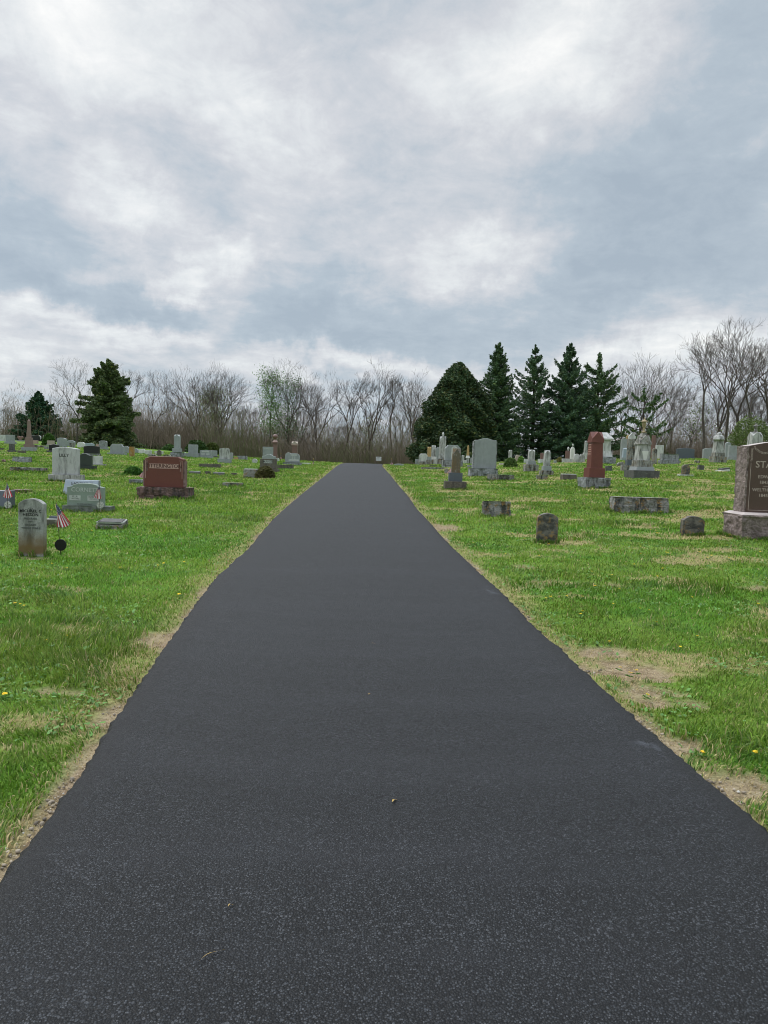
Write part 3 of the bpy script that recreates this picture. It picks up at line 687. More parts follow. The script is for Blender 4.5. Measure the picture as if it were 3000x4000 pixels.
bt(2, 2900, 1470, 88, 'lower leafless spreading tree behind the trunks of the tallest right trees', .8, .2)
bt(5, 2640, 1500, 92, 'slim leafless tree in the low gap right of the fan-shaped bare crown', .9, 1.9)
rw = random.Random(4)
for i in range(46):                                   # slimmer trees inside the wood behind
    u = 560 + (1640 - 560) * (i + rw.random()) / 46
    k = rw.choice((4, 5, 4, 5, 1, 3))
    place_tree('bare_tree', PROTO[k], u, rw.uniform(1540, 1670), rw.uniform(106, 130), 'slim leafless tree of the wood behind the graves beyond the crest', 18.0, 'slim trees inside the wood', rw.uniform(.7, 1.0), rw.random() * 6)
for i in range(12):
    u = rw.uniform(230, 560)
    place_tree('bare_tree', PROTO[rw.choice((4, 5))], u, rw.uniform(1590, 1660), rw.uniform(104, 122), 'low leafless tree of the wood behind the big spruce', 18.0, 'low trees behind the big spruce', .9, rw.random() * 6)
for i in range(16):
    u = rw.uniform(2590, 3040)
    place_tree('bare_tree', PROTO[rw.choice((4, 5, 3))], u, rw.uniform(1480, 1640), rw.uniform(80, 100), 'slim leafless tree among the thin stand on the right', 18.0, 'thin trees on the right', .8, rw.random() * 6)

def gz(u, vtop, dist, vbase=None):
    t = P(u, vtop, dist); g = float(H(t.x, t.y)) if vbase is None else P(u, vbase, dist).z
    return t.z - g
def ev(name, builder, u, vtop, dist, label, hpx_w, **kw):
    h = gz(u, vtop, dist); wd = hpx_w / FPX * dist
    me = builder(name, int(u), h, wd, **kw)
    return place_tree(name, me, u, vtop, dist, label, h, None, 1, .3, branch='foliage')
ev('spruce', spruce, 150, 1528, 92, 'small dark spruce behind the brown obelisk at the far left', 120, whorls=26, per=9, droop=.18, upturn=.32, colr=(.026, .070, .036), clear=.02, size=.24, pt=17, shape=.85)
ev('spruce', spruce, 424, 1405, 66, 'big dark spruce standing alone on the left', 130, whorls=28, per=8, droop=.30, upturn=.28, colr=(0.077, 0.11, 0.045), clear=.12, size=.18, shape=.56, pt=30, irregular=.30)
ev('evergreen_tree', arborvitae, 1792, 1422, 66, 'dense dark evergreen with a broad drooping skirt, leftmost of the evergreen row', 150, colr=(0.042, 0.074, 0.032))
ev('spruce', spruce, 1950, 1338, 68, 'tall pointed spruce, second from the left in the evergreen row', 135, whorls=33, per=9, droop=.25, upturn=.50, colr=(0.062, 0.11, 0.053), size=.16, shape=.74, pt=19, clear=.03, top_sparse=.25)
ev('spruce', spruce, 2095, 1348, 70, 'thin-topped spruce with gaps between its limbs, third in the evergreen row', 158, whorls=25, per=8, droop=.20, upturn=.62, colr=(0.057, 0.103, 0.053), size=.16, shape=.74, pt=18, clear=.03, sparse=.15, top_sparse=.5)
ev('spruce', spruce, 2230, 1345, 69, 'full spruce with upswept limbs, fourth in the evergreen row', 165, whorls=29, per=9, droop=.28, upturn=.62, colr=(0.053, 0.098, 0.053), size=.16, shape=.76, pt=19, clear=.03, sparse=.05, top_sparse=.2)
ev('spruce', spruce, 2345, 1384, 71, 'thin spruce with sparse limbs, last in the evergreen row', 150, whorls=23, per=7, droop=.15, upturn=.62, colr=(0.065, 0.112, 0.05), size=.175, shape=.55, pt=20, clear=.03, sparse=.30, top_sparse=.3)
ev('spruce', spruce, 2520, 1540, 78, 'straggly evergreen growing in front of the fan-shaped bare tree', 130, whorls=12, per=6, droop=.1, upturn=.60, colr=(.055, .10, .036), size=.24, shape=.3, pt=7, clear=.05, sparse=.62)

def shrub_mesh(name, seed, rx_, ry2, rz_, n, size, colr, colr2, lump=.3, elong=1.0, shell=.45):
    rs = np.random.RandomState(seed); d = rs.randn(n, 3); d /= np.linalg.norm(d, axis=1)[:, None]; d[:, 2] = np.abs(d[:, 2])
    a = np.arctan2(d[:, 1], d[:, 0])
    k = (1 - lump * .5 + lump * fbm(a * 1.4 + seed, d[:, 2] * 3 + 7, 3, seed)) * (1 - shell * rs.rand(n) ** 2)
    q = d * k[:, None] * np.array([rx_, ry2, rz_]); 
    mixk = rs.rand(n, 1); col = np.array(colr) * (1 - mixk) + np.array(colr2) * mixk
    v, t, c = leafcloud(q, None, size, rs, col, elong)
    return np_mesh(name, v, t, MAT_LEAF, cols=c)
def stems_mesh(name, seed, rx_, rz_, n, mat):
    rnd = random.Random(seed); tb = TB()
    for i in range(n):
        a = rnd.random() * 6.28; r = rnd.uniform(.2, .9)
        e = Vector((math.cos(a) * rx_ * r, math.sin(a) * rx_ * r * .8, rz_ * rnd.uniform(.6, .95)))
        tb.tube([Vector((rnd.uniform(-.05, .05), rnd.uniform(-.05, .05), -.05)), e * .5 + Vector((0, 0, rz_ * .12)), e], [.014, .009, .004], 4)
    return tb.mesh(name, mat)
def shrub(label, u, vb, wpx, hpx, colr, colr2, n=2600, size=.09, seed=1, dist=None, name='shrub', lump=.35, cat='shrub', **kw):
    p = P(u, vb, dist); k = p.y / FPX; rr = wpx / 2 * k
    g = float(H(p.x, p.y)) if dist is None else p.z
    r = empty(name, (p.x, p.y + rr * .8, g)); tag(r, label, cat)
    link('foliage', shrub_mesh(name + '_foliage', seed, rr, rr * .8, hpx * k, n, size, colr, colr2, lump, **kw), r)
    link('stem', stems_mesh(name + '_stem', seed, rr, hpx * k, 14, M_EVT), r)
    return r
shrub('low dark green leafy clump left of the red granite family stone', 512, 1857, 70, 32, (.035, .10, .02), (.08, .20, .03), 2600, .10, 3)
shrub('round brownish green bush growing in front of the dark named stone near the road', 1030, 1869, 78, 46, (.07, .065, .025), (.13, .13, .04), 3200, .085, 4)
shrub('green rounded cone of clipped yew behind the brown obelisk', 181, 1740, 50, 48, (.03, .085, .012), (.07, .17, .02), 3500, .14, 5, lump=.15)
shrub('leafy green peony-like bush right of the big plain gray stone', 2000, 1825, 56, 36, (.06, .12, .03), (.13, .21, .05), 1800, .11, 6)
shrub('light green bush behind the leafy bush near the round pink boulder', 2038, 1808, 30, 26, (.10, .22, .03), (.17, .32, .05), 1200, .10, 7)
shrub('small yellowish bush between the far stones left of the tall red monument', 2188, 1806, 26, 20, (.16, .16, .04), (.24, .22, .07), 900, .10, 8)
shrub('olive green leafing bush behind the brown monument at the right edge', 2970, 1745, 180, 120, (.085, .13, .035), (.15, .20, .06), 3600, .17, 9, dist=62)
shrub('small green weed bush in the far woods edge left of the gray column', 655, 1775, 80, 40, (.03, .075, .018), (.07, .14, .03), 2500, .26, 10, dist=78)
shrub('dull green undergrowth bush beneath the widest bare crown', 760, 1770, 90, 50, (.03, .07, .018), (.06, .11, .025), 2500, .28, 12, dist=84)
shrub('olive green undergrowth bush right of the gray column monument', 820, 1775, 70, 45, (.06, .085, .02), (.10, .13, .03), 2200, .28, 13, dist=86)
shrub('long green hedge-like undergrowth behind the big spruce', 480, 1765, 330, 52, (.035, .06, .018), (.075, .11, .03), 9000, .30, 14, dist=88, lump=.6)
shrub('second green undergrowth behind the dark polished stones at the far left', 300, 1745, 160, 45, (.035, .06, .018), (.07, .10, .03), 5000, .30, 15, dist=90, lump=.6)
def leafy(label, u, vtop, dist, wpx, vbot, col1, col2, n, k, ws, rz):
    n *= 2
    top = P(u, vtop, dist); r = bt(k, u, vtop, dist, label, ws, rz)
    s = r.scale[2]; rs = np.random.RandomState(int(u)); zb = P(u, vbot, dist).z - r.location.z; zt = top.z - r.location.z
    cn = 60; cc = np.stack([rs.randn(cn) * wpx / FPX * dist * .21, rs.randn(cn) * .9, zb + (zt - zb) * rs.rand(cn)], 1)
    q = cc[rs.randint(0, cn, n)] + rs.randn(n, 3) * np.array([.5, .5, .55])
    col = np.array(col1) + (np.array(col2) - np.array(col1)) * rs.rand(n, 1)
    q = q / np.array([r.scale[0], r.scale[1], r.scale[2]])
    ang = -r.rotation_euler.z; q[:, :2] = q[:, :2] @ np.array([[math.cos(ang), math.sin(ang)], [-math.sin(ang), math.cos(ang)]])
    v, t, c = leafcloud(q, None, .15 / s, rs, col)
    link('leaves', np_mesh('spring_leaves', v, t, MAT_LEAF, cols=c), r)
    return r
leafy('slender tree in fresh green leaf left of the road, in front of the wood', 1060, 1450, 94, 95, 1700, (.10, .20, .05), (.17, .30, .09), 2600, 4, .9, .5)
leafy('tree with a haze of blue-green young leaves right of the slender leafy one', 1130, 1480, 95, 120, 1700, (.08, .14, .06), (.13, .21, .09), 1600, 5, 1.0, 1.5)
leafy('tree with yellow-green young leaves behind the widest rounded bare crown', 835, 1530, 110, 130, 1640, (.14, .19, .05), (.20, .26, .07), 2600, 5, 1.0, 2.5)
leafy('sapling with sparse yellow-green leaves behind the white notice sign', 1455, 1640, 99, 110, 1780, (.15, .15, .06), (.20, .22, .08), 900, 5, .8, 3.5)
leafy('young tree with a few fresh green leaves among the thin stand on the right', 2730, 1580, 84, 200, 1740, (.12, .18, .05), (.18, .26, .07), 700, 5, 1.0, .9)

# undergrowth: thin brown brush filling the wood
def brush():
    rs = np.random.RandomState(5); V = []; F = []; n0 = 0
    def add(x, y, z, h, n, spread, r):
        nonlocal n0
        # n stems as thin 3-sided bent tubes, all with numpy
        a = rs.rand(n) * 2 * PI; ln = h * (.35 + .65 * rs.rand(n)); lean = spread * rs.randn(n)
        b = np.stack([x, y, z], 1)
        d = np.stack([np.cos(a) * lean, np.sin(a) * lean, np.ones(n)], 1); j = rs.randn(n, 3) * .12; j[:, 2] = 0
        p1 = b + d * ln[:, None] * .5; p2 = b + (d + j) * ln[:, None]
        for s_ in range(3):
            t = 2 * PI * s_ / 3; o = np.stack([np.cos(t) * r, np.sin(t) * r, 0 * r], 1)
            V.append(np.stack([b + o, p1 + o * .7, p2 + o * .3], 1))
    N0 = 24000
    t = rs.rand(N0); 
    u = np.where(t < .74, 330 + rs.rand(N0) * 1330, np.where(t < .80, rs.rand(N0) * 330, 2380 + rs.rand(N0) * 680))
    right = u > 2000
    y = np.where(right, 76 + 30 * rs.rand(N0), 88 + 42 * rs.rand(N0))
    x = (u - 1500) / FPX * y
    z = H(x, y)
    dens = .5 + .9 * fbm(x * .15, y * .15, 3, 2)
    h = (2.6 + 5.6 * rs.rand(N0) ** 1.6) * dens * np.where(right, .6, 1.15)
    r = .015 + .04 * rs.rand(N0) ** 3
    add(x, y, z - .2, h, N0, .10, r)
    # twigs crossing in all directions, denser low down
    N1 = 130000
    k = rs.randint(0, N0, N1); f = rs.rand(N1) ** 1.1; bx = x[k] + rs.randn(N1) * .5; by = y[k] + rs.randn(N1) * .5; bz = z[k] + h[k] * f * .95
    add(bx, by, bz, .6 + .9 * rs.rand(N1), N1, .9, .013 + .008 * rs.rand(N1))
    allv = []; allf = []; off = 0
    for g in (0, 3):
        A = np.stack(V[g:g + 3], 1)                     # n,3(side),3(level),3
        n = len(A); v = A.transpose(0, 2, 1, 3).reshape(n * 9, 3); base = (np.arange(n) * 9)[:, None]
        q = []
        for lv in (0, 3):
            for s_ in range(3):
                s2 = (s_ + 1) % 3; q.append(base + [lv + s_, lv + s2, lv + 3 + s2, lv + 3 + s_])
        allv.append(v); allf.append(np.concatenate(q, 0) + off); off += len(v)
    V_ = np.concatenate(allv); 
    rs2 = np.random.RandomState(3); nst = len(V_) // 9
    c0 = np.array([.15, .122, .095]); c1 = np.array([.26, .205, .155]); c2 = np.array([.16, .17, .08])
    kk = rs2.rand(nst, 1); col = c0 * (1 - kk) + c1 * kk
    cen = V_.reshape(nst, 9, 3)[:, 0]
    gr = (fbm(cen[:, 0] * .2 + 40, cen[:, 1] * .2, 3, 4) > .55)[:, None] & (rs2.rand(nst, 1) < .5); col = np.where(gr, c2, col)
    me = np_mesh('undergrowth', V_, np.concatenate(allf), attr_mat('brush_twigs', .9), cols=np.repeat(col, 9, 0), nper=4)
    tag(link('undergrowth', me), 'thicket of thin brown stems and twigs filling the wood beyond the crest', 'undergrowth', kind='stuff')
brush()

# ------------------------------------------------------------------ stone builders
def displace(bm, amp, freq, seed, keep_top=True, keep_bottom=True, front_only=False, zt=None):
    zs = [v.co.z for v in bm.verts]; z0, z1 = min(zs), max(zs)
    bm.normal_update(); off = Vector((seed * 3.1, seed * 1.7, seed * 2.3))
    for v in bm.verts:
        if keep_top and v.co.z > z1 - 1e-4: 
            continue
        nrm = v.normal.copy(); nrm.z *= .3
        q = v.co * freq + off
        a = mn.fractal(q, .9, 2.0, 4) * amp + (mn.cell(q * 1.1) - .5) * amp * .5
        v.co += nrm * a
def box_bm(wd, dp, h, top=1.0, topd=None, cuts=0, bev=0.0, rough=0, seed=1, freq=8, keep_top=True):
    bm = bmesh.new(); topd = top if topd is None else topd
    a, b = wd / 2, dp / 2
    vs_ = [bm.verts.new(c) for c in ((-a, -b, 0), (a, -b, 0), (a, b, 0), (-a, b, 0), (-a * top, -b * topd, h), (a * top, -b * topd, h), (a * top, b * topd, h), (-a * top, b * topd, h))]
    for f in ((3, 2, 1, 0), (4, 5, 6, 7), (0, 1, 5, 4), (1, 2, 6, 5), (2, 3, 7, 6), (3, 0, 4, 7)): bm.faces.new([vs_[i] for i in f])
    if bev: bmesh.ops.bevel(bm, geom=list(bm.edges), offset=bev, segments=2, affect='EDGES', profile=.6)
    if rough:
        m = max(wd, dp, h)
        for _ in range(7):
            es = [e for e in bm.edges if e.calc_length() > m / (cuts or 12)]
            if not es: break
            bmesh.ops.subdivide_edges(bm, edges=es, cuts=1, use_grid_fill=True)
        bmesh.ops.triangulate(bm, faces=list(bm.faces))
        displace(bm, rough, freq, seed, keep_top)
    return bm
def outline(kind, wd, h, p=.15):
    a = wd / 2; pts = [(-a, 0), (a, 0)]; n = 14
    if kind == 'flat': pts += [(a, h), (-a, h)]
    elif kind == 'arc':
        s = h * p; pts += [(a * math.cos(t), h - s + s * math.sin(t)) for t in [0] ] and []
        R = (a * a + s * s) / (2 * s); c = h - R; t0 = math.asin(min(1, a / R))
        pts += [(R * math.sin(t0 - 2 * t0 * i / n), c + R * math.cos(t0 - 2 * t0 * i / n)) for i in range(n + 1)]
    elif kind == 'round': pts += [(a * math.cos(PI * i / n), h - a + a * math.sin(PI * i / n)) for i in range(n + 1)]
    elif kind == 'serp':
        s = h * p
        for i in range(n + 7):
            t = i / (n + 6); x_ = a - 2 * a * t; k = abs(x_) / a
            pts.append((x_, h - s * (.5 - .5 * math.cos(PI * min(1, k * 1.15)))))
    elif kind == 'shoulder':                                   # square shoulders with a raised arc
        s = h * p; pts += [(a, h - s), (a * .74, h - s * .8)]; pts += [(a * .7 * math.cos(PI * i / n), h - s * .7 + s * .7 * math.sin(PI * i / n)) for i in range(n + 1)]; pts += [(-a * .74, h - s * .8), (-a, h - s)]
    elif kind == 'chamfer': s = h * p; pts += [(a, h - s), (a * .62, h), (-a * .62, h), (-a, h - s)]
    elif kind == 'step': s = h * p; pts += [(a * .97, h - s * 1.3), (a * .86, h - s), (a * .76, h - s * .5), (a * .70, h), (-a * .70, h), (-a * .76, h - s * .5), (-a * .86, h - s), (-a * .97, h - s * 1.3)]
    elif kind == 'point': pts += [(a, h * (1 - p)), (0, h), (-a, h * (1 - p))]
    elif kind == 'gothic':
        s = h * p
        pts += [(a, h - s)] + [(a * (1 - (i / 8) ** 1.7), h - s + s * math.sin(i / 8 * PI / 2)) for i in range(1, 9)]
        pts += [(-a * (1 - (i / 8) ** 1.7), h - s + s * math.sin(i / 8 * PI / 2)) for i in range(7, 0, -1)] + [(-a, h - s)]
    elif kind == 'heart2':                                     # two joined lobes, left one smaller
        pts = [(-a * .9, 0), (a * .96, 0), (a, h * .30), (a * .98, h * .62), (a * .85, h * .84), (a * .55, h * .93), (a * .1, h * .95), (-a * .12, h * .93), (-a * .22, h * .86), (-a * .32, h * .94), (-a * .52, h), (-a * .72, h * .97), (-a * .9, h * .83), (-a * .99, h * .6), (-a, h * .35)]
    elif kind == 'heart': pts = [(-a * .15, 0), (a * .15, 0), (a * .8, h * .42), (a, h * .72), (a * .8, h * .95), (a * .45, h), (a * .12, h * .88), (0, h * .76), (-a * .12, h * .88), (-a * .45, h), (-a * .8, h * .95), (-a, h * .72), (-a * .8, h * .42)]
    elif kind == 'blob':
        r = random.Random(int(wd * 1e4)); pts = []
        for i in range(18):
            t = -.0 + PI * i / 17; pts.append((a * math.cos(t) * r.uniform(.9, 1.05), max(0, h * math.sin(t) ** .6 * r.uniform(.88, 1.05))))
    return pts
def out_bm(kind, wd, dp, h, p=.15, bev=0.006, rough=0, seed=1, cuts=14, freq=8, slant=0):
    bm = bmesh.new(); pts = outline(kind, wd, h, p)
    f = [bm.verts.new((x_, -dp / 2 + slant * z_, z_)) for x_, z_ in pts]; b = [bm.verts.new((x_, dp / 2, z_)) for x_, z_ in pts]
    bm.faces.new(f); bm.faces.new(b[::-1]); n = len(pts)
    for i in range(n): bm.faces.new((f[i], b[i], b[(i + 1) % n], f[(i + 1) % n]))
    bmesh.ops.recalc_face_normals(bm, faces=list(bm.faces))
    if bev and not rough:
        es = [e for e in bm.edges if len(e.link_faces) == 2 and e.calc_face_angle(0) > .6]
        bmesh.ops.bevel(bm, geom=es, offset=bev, segments=1, affect='EDGES')
    if rough:
        bmesh.ops.triangulate(bm, faces=[q for q in bm.faces if len(q.verts) > 4])
        m = max(wd, h)
        for _ in range(6):
            es = [e for e in bm.edges if e.calc_length() > m / cuts]
            if not es: break
            bmesh.ops.subdivide_edges(bm, edges=es, cuts=1, use_grid_fill=True)
        displace(bm, rough, freq, seed, keep_top=False)
    return bm
def gable_bm(wd, dp, h, g, top=.97, flare=0):
    """square shaft whose four faces end in gables"""
    bm = bmesh.new(); a, b = wd / 2, dp / 2; h0 = h - g
    low = [bm.verts.new((sx * a, sy * b, 0)) for sx, sy in ((-1, -1), (1, -1), (1, 1), (-1, 1))]
    a *= top; b *= top
    up = [bm.verts.new((sx * a, sy * b, h0)) for sx, sy in ((-1, -1), (1, -1), (1, 1), (-1, 1))]
    mid = [bm.verts.new(c) for c in ((0, -b, h), (a, 0, h), (0, b, h), (-a, 0, h))]; ce = bm.verts.new((0, 0, h + g * .05))
    bm.faces.new(low[::-1])
    for i in range(4):
        j = (i + 1) % 4
        bm.faces.new((low[i], low[j], up[j], mid[i], up[i]))
        bm.faces.new((up[j], mid[j], ce)); bm.faces.new((up[j], ce, mid[i]))
    bmesh.ops.recalc_face_normals(bm, faces=list(bm.faces))
    return bm
def pyr_bm(wd, dp, h, g, top=.9):
    """tapered shaft with a pyramid point of height g"""
    bm = box_bm(wd, dp, h - g, top)
    z1 = max(v.co.z for v in bm.verts); f = [q for q in bm.faces if all(abs(v.co.z - z1) < 1e-6 for v in q.verts)][0]
    if g > 0: bmesh.ops.poke(bm, faces=[f]); 
    for v in bm.verts:
        if abs(v.co.x) < 1e-6 and abs(v.co.y) < 1e-6 and v.co.z > z1 - 1e-6: v.co.z = h
    return bm
def lathe_bm(prof, h, r, seg=20):
    bm = bmesh.new(); rings = []
    for pr, pz in prof:
        rings.append([bm.verts.new((math.cos(2 * PI * k / seg) * pr * r, math.sin(2 * PI * k / seg) * pr * r, pz * h)) for k in range(seg)])
    for i in range(len(rings) - 1):
        for k in range(seg):
            k2 = (k + 1) % seg; bm.faces.new((rings[i][k], rings[i][k2], rings[i + 1][k2], rings[i + 1][k]))
    bm.faces.new(rings[0][::-1]); bm.faces.new(rings[-1])
    return bm
BALL = [(.45, 0), (.32, .06)] + [(max(.02, math.sin(t)), .5 - .44 * math.cos(t) + .05) for t in [PI * (.1 + .9 * i / 10) for i in range(11)]]
URN = [(.75, 0), (.78, .05), (.40, .09), (.34, .20), (.40, .26), (.30, .30), (.42, .36), (.62, .50), (.66, .62), (.60, .68), (1.0, .70), (.98, .74), (.62, .80), (.30, .86), (.16, .90), (.24, .94), (.05, 1.0)]
ACORN = [(.9, 0), (1.0, .08), (.6, .14), (.55, .22), (1.0, .34), (.95, .5), (.85, .66), (.55, .86), (.1, 1.0)]
DOME = [(1.0, 0), (1.0, .16), (.93, .22), (.90, .42), (.72, .55), (.50, .62), (.50, .70), (.42, .85), (.20, .96), (.04, 1.0)]
SMALLURN = [(.5, 0), (.3, .15), (.9, .4), (1.0, .6), (.7, .78), (.25, .88), (.05, 1.0)]
_txt = {}
def text_obj(s, size, mat, parent, loc, ext=.002, spacing=1.0, name='lettering', shear=0):  # letters stand proud; dark materials carry recess shade in their colour
    key = (s, round(size, 4), spacing)
    cu = bpy.data.curves.new('txt', 'FONT'); cu.body = s; cu.size = size; cu.align_x = 'CENTER'; cu.align_y = 'CENTER'; cu.extrude = ext; cu.resolution_u = 3
    cu.space_character = spacing; cu.space_line = .8; cu.offset = size * .009
    o = bpy.data.objects.new('txt', cu); C.objects.link(o)
    dg = bpy.context.evaluated_depsgraph_get(); me = bpy.data.meshes.new_from_object(o.evaluated_get(dg))
    bpy.data.objects.remove(o); bpy.data.curves.remove(cu)
    me.transform(Matrix.Rotation(PI / 2, 4, 'X')); me.name = 'lettering'; me.materials.clear(); me.materials.append(mat)
    return link(name, me, parent, loc)

STONES = []
def S(label, cat, u, vb, parts, name='headstone', yaw=0., dist=None, lean=0., group=None, leany=0.):
    """parts from the bottom up: (part name, kind, width px, height px, depth px, material, options)"""
    p = P(u, vb, dist); k = p.y / FPX; g = float(H(p.x, p.y)); gap = max(0., p.z - g)
    dmax = parts[0][4] * k
    loc = Vector((p.x, p.y + dmax / 2 * .9, g - .02))
    single = len(parts) == 1 and not parts[0][6].get('text')
    root = None if single else empty(name, loc, yaw)
    if root is not None: root.rotation_euler = (leany, lean, yaw); tag(root, label, cat, group)
    z = 0.
    for i, (pn, kind, wp, hp, dp, mat, o) in enumerate(parts):
        W_, H_, D_ = wp * k, hp * k, dp * k
        ext = 0
        if i == 0: ext = gap + .02 + .03; H_ += ext
        seed = int(u * 7 + i * 13) % 97 + 1; bev = o.get('bev', min(.01, .05 * min(W_, H_, D_)))
        r = o.get('rough', 0) * k * 1.7; pz = o.get('p', .15); fq = o.get('freq', 1.0) / (k * 40) if r else 8
        cuts = o.get('cuts', 14)
        if kind == 'box': bm = box_bm(W_, D_, H_, o.get('top', 1.), o.get('topd'), cuts, 0 if r else bev, r, seed, fq, o.get('keep', True))
        elif kind == 'wedge':
            bm = box_bm(W_, D_, H_, .97, .92, bev=bev)
            for v_ in bm.verts:
                if v_.co.z > H_ * .6: v_.co.z -= H_ * o.get('drop', .5) * (.5 - v_.co.y / D_)
        elif kind == 'gable': bm = gable_bm(W_, D_, H_, o.get('g', 12) * k, o.get('top', .95))
        elif kind == 'pyr': bm = pyr_bm(W_, D_, H_, o.get('g', 12) * k, o.get('top', .85))
        elif kind == 'lathe': bm = lathe_bm(o['prof'], H_, W_ / 2)
        else: bm = out_bm(kind, W_, D_, H_, pz, bev, r, seed, cuts, fq, o.get('slant', 0))
        dx, dy = o.get('dx', 0) * k, o.get('dy', 0) * k
        if i == 0 and not single: z = -.03 if False else 0.
        if single:
            ob = bobj(name, bm, M[mat], None, loc, smooth=kind == 'lathe'); ob.rotation_euler = (leany, lean, yaw); tag(ob, label, cat, group); ob.location.z -= .03
            STONES.append(ob); return ob
        ob = bobj(pn, bm, M[mat], root, (dx, dy, z - .03 if i == 0 else z - .03), smooth=kind == 'lathe')
        if i and o.get('over', 0): ob.location.z -= o['over'] * k
        for tx in o.get('text', []):
            s_, hpx, fz, tm = tx[:4]; tdx = tx[4] if len(tx) > 4 else 0; nm = tx[5] if len(tx) > 5 else 'lettering'
            text_obj(s_, hpx * k * 1.38, M[tm], ob, (tdx * k, -D_ / 2 - .001 + o.get('slant', 0) * H_ * fz, ext + (H_ - ext) * fz), .003, o.get('sp', 1.0), nm)
        z += H_ - o.get('over', 0) * k
    STONES.append(root); return root
def child_box(parent, name, wd, h, d, mat, loc, bev=0):
    return bobj(name, box_bm(wd, d, h, bev=bev), M[mat] if isinstance(mat, str) else mat, parent, loc)

R_ = dict
hs, mon, mk = 'headstone', 'monument', 'grave marker'
# ---------------- left side, near to far
hess = S('weathered white veteran headstone with carved cross and brown stained foot, beside the black disc', hs, 121, 2172,
  [('slab', 'arc', 98, 226, 30, 'hess', R_(p=.085, bev=.004, sp=1.12, text=[('MICHAEL C', 11, .785, 'ink', 0), ('HESSON', 11, .722, 'ink', 0), ('INDIANA', 8, .655, 'shadowgray'), ('PVT', 7, .60, 'shadowgray'), ('US ARMY', 7, .545, 'shadowgray'), ('WORLD WAR I', 7, .49, 'shadowgray')]))], name='headstone')
sl = hess.children[0]; k_ = P(121, 2172).y / FPX
bm = bmesh.new()
for R0, R1 in ((11.5, 10.2),):
    n = 28; A = [bm.verts.new((R0 * k_ * math.cos(2 * PI * i / n), 0, R0 * k_ * math.sin(2 * PI * i / n))) for i in range(n)]; B = [bm.verts.new((R1 * k_ * math.cos(2 * PI * i / n), 0, R1 * k_ * math.sin(2 * PI * i / n))) for i in range(n)]
    for i in range(n): bm.faces.new((A[i], A[(i + 1) % n], B[(i + 1) % n], B[i]))
for (cx, cz, ww, hh) in ((0, 0, 4, 15), (0, 2, 11, 4)):
    q = [bm.verts.new(((cx + a * ww / 2) * k_, 0, (cz + b * hh / 2) * k_)) for a, b in ((-1, -1), (1, -1), (1, 1), (-1, 1))]; bm.faces.new(q)
r_ = bmesh.ops.extrude_face_region(bm, geom=list(bm.faces)); bmesh.ops.translate(bm, vec=(0, -.003, 0), verts=[v for v in r_['geom'] if isinstance(v, bmesh.types.BMVert)])
bobj('emblem', bm, M['shadowgray'], sl, (0, -15 * k_ - .0005, 226 * k_ * .865))

S('gray-green family stone on a wide low base, CORNETT carved on it', hs, 338, 2002,
  [('base', 'box', 190, 26, 48, 'greenrough', R_(rough=1.2, cuts=30)),
   ('die', 'shoulder', 141, 88, 26, 'green', R_(p=.17, dx=-10, text=[('CORNETT', 17, .70, 'pale', 0), ('ELLA', 7, .40, 'shadowgray', -39), ('1907-1990', 5, .30, 'shadowgray', -39), ('ROBERT', 7, .40, 'shadowgray', 32), ('1907-1971', 5, .30, 'shadowgray', 32), ('IN GOD WE TRUST', 5, .07, 'shadowgray', 0)]))])
crn = STONES[-1]
for dxx in (-39, 32):
    kk = P(338, 2002).y / FPX; die = crn.children[1]
    child_box(die, 'name_panel', 44 * kk, 20 * kk, .004, 'pale', (dxx * kk, -13 * kk - .001, 20 * kk))
S('light blue-gray slanted family stone behind the gray-green stone', hs, 308, 1936,
  [('die', 'flat', 132, 60, 50, 'blue', R_(slant=.45, text=[('HOPKINS', 15, .72, 'shadowgray', 5), ('1902 - 1960', 7, .3, 'shadowgray', -10)]))])
S('pale weathered stone with gently curved top on a gray base, LILLY carved on it', hs, 249, 1883,
  [('base', 'box', 120, 29, 58, 'mott', R_(bev=.012)), ('die', 'arc', 93, 107, 40, 'lilly', R_(p=.055, dx=-2, text=[('LILLY', 12, .70, 'ink', 0)]))])
S('red granite family stone on a rough dark red base, TITTERINGTON in a pale band', hs, 637, 1950,
  [('base', 'box', 200, 46, 86, 'titbase', R_(rough=3.0, cuts=44)),
   ('die', 'step', 155, 121, 40, 'red', R_(p=.055, dx=-4, text=[('TITTERINGTON', 14.5, .685, 'redink', 0)]))])
tit = STONES[-1]; die = tit.children[1]; kk = P(637, 1950).y / FPX
child_box(die, 'name_band', 116 * kk, 19 * kk, .004, 'pink_letter', (0, -20 * kk - .0012, (121 * .685 - 9.5) * kk))
for sx in (-1, 1):
    child_box(die, 'rough_side', 5 * kk, 100 * kk, 37 * kk, 'redrough', (sx * 79 * kk, 0, .03))
    child_box(die, 'carved_border', 2 * kk, 72 * kk, .006, 'pink_letter', (sx * 72 * kk, -20 * kk - .001, 34 * kk))
    child_box(die, 'carved_border', 12 * kk, 2 * kk, .006, 'pink_letter', (sx * 67 * kk, -20 * kk - .0016, 104 * kk))
    child_box(die, 'carved_ornament', 5 * kk, 38 * kk, .005, 'redrough', (sx * 66 * kk, -20 * kk - .001, 62 * kk))
S('small dark slope-edged marker with pale edges in front of the gray-green stone', mk, 425, 2068, [('marker', 'wedge', 106, 36, 70, 'dull', R_(drop=.42)), ('rim', 'wedge', 102, 10, 66, 'light', R_(drop=1.52, over=8.5)), ('face', 'wedge', 92, 10, 54, 'dark', R_(drop=1.30, over=8.2))], 'grave_marker')
